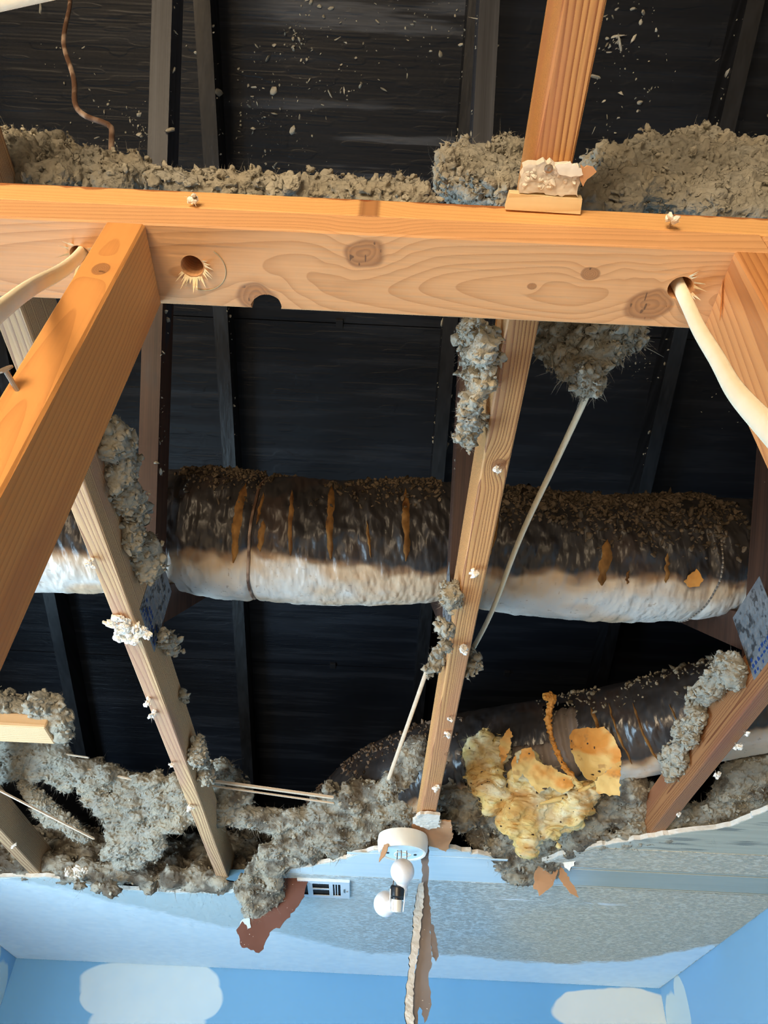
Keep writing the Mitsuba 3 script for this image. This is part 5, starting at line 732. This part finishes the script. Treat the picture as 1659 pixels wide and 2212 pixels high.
B['glass_a'] = [(0.305,1.913,2.628,0.024), (0.278,1.93,2.62,0.018), (0.297,1.945,2.625,0.018), (0.325,1.943,2.623,0.021), (0.349,1.939,2.621,0.024), (0.263,1.946,2.602,0.02), (0.282,1.931,2.595,0.021), (0.318,1.951,2.603,0.025), (0.333,1.947,2.609,0.02), (0.355,1.937,2.603,0.025), (0.273,1.957,2.587,0.024), (0.302,1.949,2.577,0.019), (0.32,1.942,2.585,0.025), (0.27,1.974,2.564,0.021), (0.282,1.952,2.559,0.018), (0.308,1.957,2.567,0.026), (0.344,1.969,2.573,0.019), (0.276,1.982,2.551,0.023), (0.302,1.975,2.545,0.025), (0.33,1.967,2.552,0.02), (0.284,1.985,2.528,0.02), (0.315,1.99,2.532,0.02), (0.34,1.977,2.534,0.023), (0.303,1.984,2.512,0.022), (0.328,1.986,2.509,0.026), (0.348,1.991,2.512,0.019), (0.316,1.995,2.492,0.018), (0.331,1.997,2.499,0.021), (0.366,2.005,2.498,0.024), (0.324,2.016,2.484,0.025)]
B['glass_b'] = [(0.423,1.938,2.594,0.022), (0.41,1.942,2.583,0.022), (0.435,1.949,2.586,0.018), (0.404,1.957,2.566,0.024), (0.426,1.956,2.567,0.024), (0.451,1.964,2.565,0.02), (0.39,1.968,2.542,0.023), (0.407,1.958,2.541,0.019), (0.438,1.978,2.552,0.021), (0.462,1.972,2.547,0.024), (0.483,1.964,2.546,0.023), (0.403,1.981,2.533,0.023), (0.425,1.978,2.534,0.022), (0.449,1.972,2.525,0.017), (0.465,1.976,2.528,0.019), (0.498,1.976,2.538,0.018), (0.396,1.998,2.517,0.022), (0.413,1.983,2.515,0.019), (0.435,1.991,2.522,0.024), (0.465,1.996,2.527,0.025), (0.477,1.985,2.515,0.019), (0.509,1.995,2.528,0.022), (0.528,1.98,2.521,0.021), (0.567,1.973,2.516,0.025), (0.598,1.971,2.519,0.022), (0.38,2.007,2.498,0.02), (0.401,2.001,2.501,0.019), (0.428,1.99,2.501,0.023), (0.447,1.985,2.495,0.024), (0.472,1.999,2.507,0.018), (0.498,2.003,2.51,0.022), (0.523,2.002,2.509,0.02), (0.538,1.983,2.496,0.024), (0.559,1.982,2.505,0.022), (0.586,1.99,2.507,0.023), (0.367,2.008,2.483,0.021), (0.388,1.995,2.475,0.024), (0.41,1.994,2.482,0.019), (0.432,1.999,2.483,0.017), (0.46,1.997,2.476,0.018), (0.479,2.001,2.485,0.02), (0.508,1.999,2.488,0.019), (0.526,1.997,2.48,0.022), (0.549,1.992,2.482,0.018), (0.569,1.991,2.485,0.024), (0.361,2.028,2.464,0.024), (0.38,2.004,2.458,0.023), (0.408,2.016,2.463,0.023), (0.427,2.015,2.466,0.02), (0.442,2.007,2.463,0.024), (0.476,2.015,2.472,0.018), (0.501,2.023,2.477,0.023), (0.52,2.006,2.47,0.022), (0.542,2.012,2.475,0.025), (0.553,1.999,2.468,0.019), (0.366,2.035,2.446,0.023), (0.396,2.024,2.451,0.02), (0.411,2.037,2.452,0.021), (0.437,2.018,2.449,0.025), (0.462,2.03,2.459,0.019), (0.478,2.026,2.451,0.019), (0.501,2.02,2.452,0.021), (0.526,2.036,2.456,0.024), (0.553,2.024,2.453,0.021), (0.381,2.024,2.424,0.019), (0.399,2.027,2.428,0.024), (0.426,2.025,2.43,0.021), (0.469,2.036,2.438,0.023), (0.412,2.038,2.42,0.021), (0.442,2.054,2.422,0.021), (0.419,2.042,2.394,0.025), (0.411,2.051,2.387,0.021)]
wool_tuft(DK2+'__glass_wool', B['glass_a'], 3); wool_tuft(DK2+'__glass_wool', B['glass_b']+[(.43, 2.03, 2.40, .018), (.425, 2.04, 2.375, .014), (.49, 2.03, 2.42, .016), (.50, 2.035, 2.395, .010)], 6)
labels[DK2+'__glass_wool'] = {'label': 'shaggy yellow glass wool hanging out'}

# ---- loose insulation
WOOL = (.34, .322, .268)        # the same loose wool everywhere
def pile(sph, cell, col, seed, label, **kw):
    k = name('insulation_pile'); fluff(k, sph, cell, col, seed, **kw); lab(k, label, 'loose insulation', kind='stuff'); return k
pile(B['near_left'], .0090, WOOL, 1, 'ridge of loose grey-brown wool on the left end of the top plate', amp=.0108, res=.0024, hairs=4000)
pile(B['near_mid'], .0105, WOOL, 2, 'thin trail of wool tufts along the middle of the top plate', amp=.0108, res=.0022, hairs=2500, lump=.008)
pile(B['near_right_a'], .0090, WOOL, 3, 'mound of loose wool left of the orange chord above the top plate', amp=.0108, res=.0024, hairs=3500)
pile(B['near_right_b'], .0090, WOOL, 4, 'long mound of loose wool on the right end of the top plate', amp=.0108, res=.0028, hairs=4500)
pile(B['hang'], .0125, WOOL, 5, 'shaggy wool hanging behind the top plate right of the middle chord', res=.0024, hairs=1800, hair=.009, down=1.4, soot=0, fringe=700)
pile(B['chord_side'], .011, WOOL, 6, 'wool clinging to the left of the middle chord below the top plate', res=.0024, hairs=2500)
pile(B['chord_left'], .0105, WOOL, 7, 'string of pale wool tufts along the right edge of the left chord', res=.0024, hairs=2500)
pile(B['chord_tail'], .010, WOOL, 8, 'small wool tufts on the lower right edge of the left chord', res=.0026, hairs=1200, lump=.006, soot=0)
pile(B['chord_mid'], .011, WOOL, 9, 'wool tufts on both sides of the middle chord below the upper duct', res=.0026, hairs=1500)
pile(B['chord_right'], .012, WOOL, 10, 'row of wool tufts along the upper edge of the right chord', res=.0026, hairs=2500)
pile(B['mat_left'], .0092, WOOL, 11, 'sagging grey wool blanket between the far left and left chords, ragged below', res=.0034, hairs=4500, hair=.012, rad=.0003, down=1.6, crumbs=500, soot=0.0, fringe=1800)
pile(B['mat_wisps'], .008, WOOL, 12, 'wisps of wool hanging on a lath in the dark gap at the left', res=.0026, hairs=1500, hair=.012, lump=.016)
pile(B['mat_low'], .0100, WOOL, 13, 'dull grey wool lying on the broken ceiling edge at the lower left', res=.0040, hairs=3000, hair=.014, rad=.0003, crumbs=400, soot=0.4, fringe=900)
pile(B['mat_mid'], .0092, WOOL, 14, 'grey-brown wool heap left of the light fitting, one tail hanging over the red-brown board', res=.0034, hairs=4500, hair=.012, rad=.0003, crumbs=500, soot=0.28, fringe=1500)
pile(B['mat_right']+[(.40, 2.30, 2.445, .034), (.44, 2.335, 2.425, .032), (.36, 2.25, 2.455, .032), (.48, 2.32, 2.42, .03)], .0098, WOOL, 15, 'dark wool heap under the spilling yellow glass wool', res=.0036, hairs=3000, hair=.012, rad=.0003, crumbs=300, soot=0.42, fringe=700)
pile(B['mat_far_right'], .0095, WOOL, 16, 'brownish wool bank on the ceiling at the lower right', res=.0036, hairs=3000, hair=.012, rad=.0003, crumbs=400, soot=0.22, fringe=700)
# crumbs blown onto the underside of the roof deck and rafters
rng = np.random.default_rng(12)
def flecks(n, seed, pts):
    rng = np.random.default_rng(seed)
    v, f, i = lumps(pts, .0016*np.exp(rng.normal(-.2, .65, len(pts))), rng, 0, 1.1, 1.0)
    g = (np.array(WOOL)*1.1*(1+rng.normal(0, .22, (len(pts), 1))))[i]
    return trimesh.Trimesh(v, f, process=False), np.clip(g, .02, 1)
x = rng.uniform(-1.0, 1.25, 9000); y = rng.uniform(.42, 2.3, 9000)
dens = meshkit.fbm(np.c_[x*4, y*4, x*0], 3, 4)*np.interp(y, [.42, .85, 1.1, 1.4, 2.3], [1.0, 1.05, .75, .66, .55])*np.interp(x, [-1, -.2, .3, .9], [.92, .98, 1.0, 1.1])
sel = dens > .60; P0 = np.c_[x, y, sheath(y)-.001][sel]
cl = []
for cx, cy, n, s in ((.155, .51, 6, .02), (-.262, .545, 46, .018), (.493, .525, 20, .010), (-.652, .755, 30, .012), (-.365, .695, 60, .03), (-.41, .82, 40, .03), (.35, .80, 30, .05), (-.10, .62, 12, .03), (.72, 1.25, 30, .03), (.95, .75, 60, .08), (1.0, 1.3, 40, .06), (-.8, .62, 20, .05)):
    q = rng.normal(0, s, (n, 2))+[cx, cy]; cl.append(np.c_[q, sheath(q[:, 1])-.002])
for xx in (XT[1]+Wd, XT[2], XT[2]+Wd, XT[3]):                    # wool caught on the arrises of the blackened rafters and webs
    yy = rng.uniform(.45, 1.5, 60); cl.append(np.c_[np.full(60, xx)+rng.normal(0, .0015, 60), yy, chord_z(yy)+rng.uniform(0, .04, 60)])
    yy = rng.uniform(.40, 1.05, 55); cl.append(np.c_[np.full(55, xx)+rng.normal(0, .0015, 55), yy, 2.504+(1.227-yy)*.965+rng.uniform(.0, .06, 55)])
m, g = flecks(0, 1, np.vstack([P0]+cl)); k = add('insulation_fleck', m, 'mat_wool', True, color=g); lab(k, 'pale wool crumbs stuck all over the blackened roof deck', 'debris', kind='stuff')

# ---- cables, laths, lumber ends
def cable(pts, r, label, mat='mat_cable', flat=.62, n=60):
    k = name('cable'); add(k, tube(pts, r, 12, n, flat), mat, True); lab(k, label, 'cable'); return k
cable([(.289, .400, 2.475), (.289, .396, 2.43), (.2895, .396, 2.39), (.292, .398, 2.345), (.285, .388, 2.28), (.272, .365, 2.20), (.248, .330, 2.114), (.213, .270, 1.993), (.175, .21, 1.87)], .0078, 'cream sheathed cable out of the right plate hole, curving down beside the right stud')
cable([(-.318, .400, 2.475), (-.318, .393, 2.43), (-.317, .388, 2.37), (-.312, .378, 2.325), (-.293, .335, 2.215), (-.258, .28, 2.088), (-.235, .245, 2.01)], .0075, 'cream sheathed cable from the left plate hole, passing left of the left stud')
cable([(.315, .50, 2.60), (.300, .545, 2.535), (.288, .59, 2.52), (.260, .789, 2.52), (.234, .976, 2.52), (.214, 1.182, 2.515), (.196, 1.295, 2.515), (.178, 1.42, 2.53)], .0068, 'straight cream cable slanting from the hanging wool to the middle chord')
cable([(.114, 1.50, 2.575), (.096, 1.60, 2.552), (.076, 1.71, 2.527), (.056, 1.82, 2.502), (.044, 1.89, 2.488)], .0050, 'dusty cable end dangling left of the middle chord above the wool heap', 'mat_lath')
cable([(-.690, .42, 3.46), (-.640, .42, 3.30), (-.588, .42, 3.117), (-.508, .42, 2.92), (-.445, .42, 2.800), (-.415, .42, 2.780), (-.402, .42, 2.748), (-.384, .42, 2.68), (-.372, .42, 2.62)], .0040, 'thin brown wire dangling in front of the black deck at the upper left', 'mat_cable_brown', 1.0)
cable([(-.60, .245, 2.46), (-.483, .219, 2.45), (-.367, .193, 2.45), (-.319, .183, 2.452), (-.20, .158, 2.46), (-.05, .12, 2.52)], .0085, 'cream cable crossing the top left corner close to the viewer')
def lath(a, b, w, t, label, seed):
    k = name('lath'); a, b = np.array(a, float), np.array(b, float); d = (b-a)/np.linalg.norm(b-a); s = np.cross(d, [0, 0, 1]); s /= np.linalg.norm(s); n = np.cross(s, d)
    rng = np.random.default_rng(seed); P_ = []
    for q, e in ((a, -1), (b, 1)):
        for i in (-1, 1):
            for j in (-1, 1): P_.append(q+s*i*w/2+n*j*t/2+d*e*rng.uniform(0, .006))
    add(k, hull(P_), 'mat_lath'); lab(k, label, 'wooden lath')
lath((-.445, 2.03, 2.522), (-.108, 2.10, 2.520), .010, .006, 'upper of two pale laths bridging the gap right of the left chord', 1)
lath((-.445, 2.058, 2.520), (-.105, 2.135, 2.518), .005, .004, 'thinner lower of two pale laths right of the left chord', 2)
lath((-.96, 2.135, 2.605), (-.60, 2.205, 2.570), .008, .004, 'pale lath lying across the sagging wool blanket at the left', 3)
lath((-.90, 2.11, 2.615), (-.83, 2.12, 2.612), .006, .003, 'short splinter of lath on the wool blanket at the left', 4)
lath((-1.00, 1.93, 2.448), (-.80, 2.28, 2.440), .007, .004, 'thin lath hung with wool wisps in the dark gap at the left', 5)
k = add('blocking', cham((-1.35, 1.69, 2.487), (-.783, 1.775, 2.522), .0025), 'mat_block'); lab(k, 'sawn-off lumber block with orange side bedded in the wool at the left edge', 'lumber')
fluff('blocking_cap', [(x_, y_, z_, r_) for x_, y_, z_, r_ in zip(np.linspace(-1.25, -.79, 16), 1.70+.03*np.sin(np.arange(16)*2.1), [2.545]*16, [.030]*16)]+[(-.770, 1.72, 2.52, .022), (-.765, 1.76, 2.50, .022)], .014, WOOL, 31); lab('blocking_cap', 'crust of grey wool on top of the sawn lumber block at the left', 'loose insulation', kind='stuff')

# ---- remnants of board at the chord ends
k = add('shim', hull([(.112, .334, 2.4235), (.186, .336, 2.4225), (.110, .350, 2.4215), (.187, .3508, 2.4205), (.112, .334, 2.432), (.186, .336, 2.432), (.110, .3505, 2.432), (.187, .351, 2.432)]), 'mat_pale_wood'); lab(k, 'cream strip of board wedged against the top plate under the orange middle chord', 'plasterboard scrap')
k = add('plaster_remnant', torn([(.122, .306, 2.4295), (.140, .303, 2.4295), (.162, .304, 2.4295), (.180, .307, 2.4295), (.181, .333, 2.4295), (.121, .333, 2.4295)], .011, .004, .0022, 120, 5, .0012), 'mat_gypsum', 40); lab(k, 'broken plaster remnant with a screw, nailed under the near middle chord', 'plaster')
rng = np.random.default_rng(4); q = np.array([.150, .316, 2.4245])+rng.uniform(-1, 1, (34, 3))*[.027, .011, .001]; v, f, i = lumps(q, np.full(34, .0027), rng, 1, .7); add(k+'__crumbled_face', trimesh.Trimesh(v, f, process=False), 'mat_gypsum')
add(k+'__paper_curl', torn([(.152, .302, 2.4215), (.165, .300, 2.421), (.178, .304, 2.421), (.181, .311, 2.420), (.170, .313, 2.4195), (.158, .311, 2.420)], .003, .003, .002, 90, 5, .0008), 'mat_crumb', 40)
add(k+'__paper_scrap', torn([(.178, .303, 2.423), (.190, .304, 2.423), (.193, .308, 2.423), (.187, .316, 2.422), (.183, .322, 2.422), (.178, .315, 2.422)], .0025, .003, .001, 60, 6, .0006), 'mat_paper_tan', 40)
add(k+'__screw_head', lathe([(0, 0), (.0045, 0), (.0042, .0012), (.002, .0020), (0, .0014)], (.146, .3065, 2.4205), (0, 0, -1), 16), 'mat_nail')
def scrap(base, outline, mat, label, cat_='plasterboard scrap', **kw):
    k = name(base); add(k, torn(outline, **kw), mat, 40); lab(k, label, cat_); return k
kf = scrap('board_flap', [(-0.258, 2.480, 2.451), (-0.236, 2.470, 2.455), (-0.179, 2.490, 2.420), (-0.199, 2.520, 2.358), (-0.248, 2.530, 2.298), (-0.282, 2.540, 2.283), (-0.308, 2.540, 2.226), (-0.364, 2.540, 2.237), (-0.386, 2.540, 2.286), (-0.361, 2.530, 2.320), (-0.341, 2.520, 2.400)], 'mat_paper_red', 'red-brown board flap hanging from the ceiling edge left of the light fitting', thick=.004, grid=.009, bulge=.010, scale=9, seed=2, jag=.0022)
add(kf+'__face_paper', torn([(-.377, 2.535, 2.309), (-.351, 2.53, 2.318), (-.343, 2.535, 2.289), (-.361, 2.54, 2.280), (-.378, 2.54, 2.288)], .002, .006, .004, 30, 3, .001), 'mat_board_paper', 40)
add(kf+'__face_paper', torn([(-.327, 2.545, 2.284), (-.305, 2.54, 2.278), (-.300, 2.545, 2.260), (-.317, 2.55, 2.234), (-.326, 2.55, 2.259)], .002, .006, .004, 30, 4, .001), 'mat_board_paper', 40)
scrap('board_flap', [(.478, 2.27, 2.396), (.510, 2.26, 2.445), (.551, 2.26, 2.455), (.553, 2.27, 2.419), (.528, 2.28, 2.367), (.492, 2.29, 2.344), (.475, 2.28, 2.365)], 'mat_paper_tan', 'tan paper flap hanging below the yellow glass wool', thick=.003, grid=.007, bulge=.006, scale=20, seed=4, jag=.0018)
scrap('board_flap', [(.552, 2.28, 2.425), (.566, 2.28, 2.415), (.594, 2.28, 2.364), (.601, 2.28, 2.340), (.573, 2.28, 2.357), (.550, 2.28, 2.395)], 'mat_paper_tan', 'slim pointed tan paper flap right of the larger hanging one', thick=.003, grid=.006, bulge=.004, scale=20, seed=5, jag=.0015)
scrap('gypsum_lump', [(.560, 2.24, 2.440), (.585, 2.22, 2.455), (.592, 2.23, 2.425), (.575, 2.25, 2.400), (.562, 2.25, 2.412)], 'mat_crumb', 'cream gypsum lump hanging at the ceiling edge right of the tan flaps', thick=.010, grid=.006, bulge=.004, scale=40, seed=6, jag=.002)
kj = scrap('board_patch', [(.112, 2.041, 2.430), (.142, 1.995, 2.433), (.216, 2.005, 2.433), (.228, 2.093, 2.425), (.218, 2.164, 2.412), (.183, 2.140, 2.412), (.131, 2.116, 2.422)], 'mat_paper_tan', 'tan square of board paper nailed under the end of the middle chord', thick=.004, grid=.008, bulge=.004, scale=18, seed=7, jag=.0016)
add(kj+'__plaster', torn([(.126, 1.940, 2.428), (.181, 1.950, 2.428), (.184, 2.015, 2.425), (.160, 2.040, 2.424), (.113, 2.005, 2.426)], .008, .006, .004, 40, 8, .002), 'mat_gypsum', 40)
ks = scrap('board_strip', [(.143, 2.150, 2.436), (.171, 2.150, 2.437), (.164, 2.156, 2.321), (.171, 2.162, 2.265), (.173, 2.165, 2.126), (.164, 2.165, 2.105), (.175, 2.17, 2.056), (.169, 2.17, 2.032), (.153, 2.17, 2.000), (.149, 2.17, 2.036), (.141, 2.17, 2.041), (.138, 2.17, 1.985), (.124, 2.17, 1.990), (.126, 2.168, 2.094), (.135, 2.165, 2.134), (.147, 2.16, 2.241), (.149, 2.156, 2.333)], 'mat_paper_grey', 'long torn strip of board hanging straight down beside the bulbs', thick=.003, grid=.008, bulge=.004, scale=14, seed=9, jag=.0014)
add(ks+'__gypsum_edge', torn([(.138, 2.150, 2.316), (.152, 2.150, 2.322), (.150, 2.152, 2.261), (.140, 2.155, 2.174), (.129, 2.158, 2.112), (.126, 2.16, 2.043), (.129, 2.16, 2.010), (.133, 2.16, 1.985), (.119, 2.16, 1.985), (.104, 2.158, 2.023), (.112, 2.156, 2.091), (.118, 2.153, 2.162), (.130, 2.150, 2.271)], .009, .006, .003, 50, 10, .0014), 'mat_gypsum', 40); labels[ks+'__gypsum_edge'] = {'label': 'cream crumbling gypsum along its left side'}
add(ks+'__paper_tongue', torn([(.169, 2.160, 2.229), (.180, 2.165, 2.224), (.190, 2.168, 2.174), (.194, 2.17, 2.153), (.185, 2.17, 2.143), (.176, 2.168, 2.153)], .002, .006, .004, 40, 11, .0014), 'mat_paper_grey', 40)
scrap('board_curl', [(-.497, 2.61, 2.438), (-.453, 2.59, 2.445), (-.405, 2.59, 2.430), (-.396, 2.60, 2.415), (-.432, 2.62, 2.409), (-.477, 2.63, 2.411)], 'mat_board_paper', 'pale board curl under the tip of the left chord', thick=.005, grid=.007, bulge=.006, scale=18, seed=12, jag=.001)
scrap('board_curl', [(-.465, 2.575, 2.465), (-.434, 2.575, 2.463), (-.390, 2.575, 2.467), (-.365, 2.565, 2.450), (-.398, 2.555, 2.420), (-.457, 2.555, 2.428)], 'mat_wall_plain', 'blue painted board scrap glimpsed behind the tip of the left chord', thick=.004, grid=.008, bulge=.004, scale=14, seed=13, jag=.001)
rng = np.random.default_rng(6); q = np.array([-.928, 2.585, 2.436])+rng.normal(0, 1, (22, 3))*[.016, .008, .010]; v, f, i = lumps(q, np.full(22, .009), rng, 2, .8)
k = add('plaster_clump_001', trimesh.Trimesh(v, f, process=False), 'mat_gypsum'); lab(k, 'whitish plaster lump at the foot of the far left chord', 'plaster')

# ---- ceiling light: ceramic holder, two sockets dangling on their wires, two bulbs
k = name('ceiling_light'); lab(k, 'ceiling light stripped of its shade, two white bulbs dangling on wires', 'light fitting')
o = np.array([.092, 2.085, 2.372])
add(k+'__holder', lathe([(.050, .046), (.066, .044), (.068, .030), (.066, .008), (.062, 0), (.056, .001), (.055, .006)], o, (0, 0, 1), 48), 'mat_ceramic', 40)
add(k+'__face_plate', lathe([(0, .010), (.012, .010), (.013, .004), (.020, .003), (.056, .003), (.056, .012), (0, .014)], o, (0, 0, 1), 48), 'mat_lit_face', 40)
for dx, dy in ((.034, .012), (-.040, .006)): add(k+'__screw_hole', lathe([(0, 0), (.0042, 0), (.0042, .002), (0, .002)], o+[dx, dy, .0012], (0, 0, 1), 12), 'mat_black')
add(k+'__hook_ring', tube([(o[0]+.022*np.cos(t), o[1]-.01+.004*np.sin(2*t), o[2]-.006+.006*np.sin(t)) for t in np.linspace(0, 2*np.pi, 30)], .0014, 6), 'mat_ceramic')
def bulb(c, r, d):
    c = np.array(c, float); key = k+'__bulb'
    t = np.linspace(0, np.pi*.80, 22); prof = [(r*np.sin(a_), -r*np.cos(a_)) for a_ in t]+[(r*.46, r*1.12), (r*.43, r*1.45)]
    kk = add(key, lathe([(max(a_, 0), b_) for a_, b_ in prof], c, d, 36), 'mat_bulb', True)
    add(kk+'__screw_base', lathe([(r*.43, r*1.42), (r*.45, r*1.55), (r*.42, r*1.62), (r*.45, r*1.70), (r*.42, r*1.78), (r*.45, r*1.86), (r*.3, r*2.0), (0, r*2.05)], c, d, 24), 'mat_steel', True)
bulb((.087, 1.962, 2.288), .0295, (.05, .75, -.9)); bulb((.050, 2.052, 2.238), .030, (.55, -.6, -.25))
add(k+'__socket', lathe([(0, .0), (.016, 0), (.019, .004), (.0195, .022), (.016, .026), (.016, .030), (.010, .031), (0, .031)], (.078, 1.985, 2.262), (-.05, .35, -.9), 28), 'mat_black', 40)
add(k+'__socket', lathe([(0, 0), (.0125, 0), (.0125, .030), (.009, .033), (0, .033)], (.0765, 1.995, 2.238), (-.02, .25, -1), 24), 'mat_ceramic', 40)
for a_, b_ in ((-.014, -.010), (-.004, .002), (.010, .008)): add(k+'__wire', tube([o+[a_, -.012, .004], o+[a_-.002, -.03, -.03], (.078+a_*.6, 2.0, 2.30), (.078+a_*.9, 1.99, 2.262)], .0012, 6, 24), 'mat_cable_brown')
for s in (-1, 1): add(k+'__bracket', tube([(.0765+s*.0175, 1.980, 2.252), (.0765+s*.0175, 1.984, 2.228), (.0765+s*.015, 1.992, 2.205)], .0016, 6), 'mat_steel')
add(k+'__shredded_paper', torn([(.036, 2.06, 2.412), (.050, 2.05, 2.408), (.052, 2.03, 2.370), (.045, 2.03, 2.35), (.030, 2.04, 2.332), (.024, 2.045, 2.310), (.022, 2.045, 2.308), (.032, 2.04, 2.345), (.040, 2.045, 2.375)], .002, .005, .004, 40, 14, .0012), 'mat_paper_tan', 40)
rng = np.random.default_rng(3)
# ---- metal register frame on the ceiling
R_ = sbox(-.215, 2.482, -.052, 2.645).difference(unary_union([sbox(-.168, 2.508, -.118, 2.552), sbox(-.168, 2.566, -.118, 2.620), sbox(-.104, 2.508, -.082, 2.620), sbox(-.20, 2.508, -.186, 2.620)]))
fr_ = [extrude_z(R_.buffer(-.001), 2.4135, 2.4155), extrude_z(sbox(-.215, 2.482, -.052, 2.645).difference(sbox(-.212, 2.485, -.055, 2.642)), 2.4155, 2.4216)]
k = name('vent_frame'); add(k+'__frame', cat(fr_), 'mat_steel'); lab(k, 'bright metal vent frame with rectangular slots screwed to the sooty ceiling', 'vent')
add(k+'__slot_backing', extrude_z(sbox(-.205, 2.50, -.075, 2.63), 2.4190, 2.4205), 'mat_dark'); add(k+'__louvre', cat([cham((-.1+q*.008, 2.509, 2.4155), (-.097+q*.008, 2.619, 2.4185), .0004) for q in range(2)]), 'mat_steel')
add(k+'__latch', hull([(-.072, 2.55, 2.4125), (-.066, 2.545, 2.4125), (-.066, 2.585, 2.4125), (-.072, 2.58, 2.4125), (-.070, 2.56, 2.410)]), 'mat_nail')
add(k+'__screw', lathe([(0, 0), (.003, 0), (.003, .0015), (0, .002)], (-.060, 2.565, 2.412), (0, 0, -1), 12), 'mat_nail')
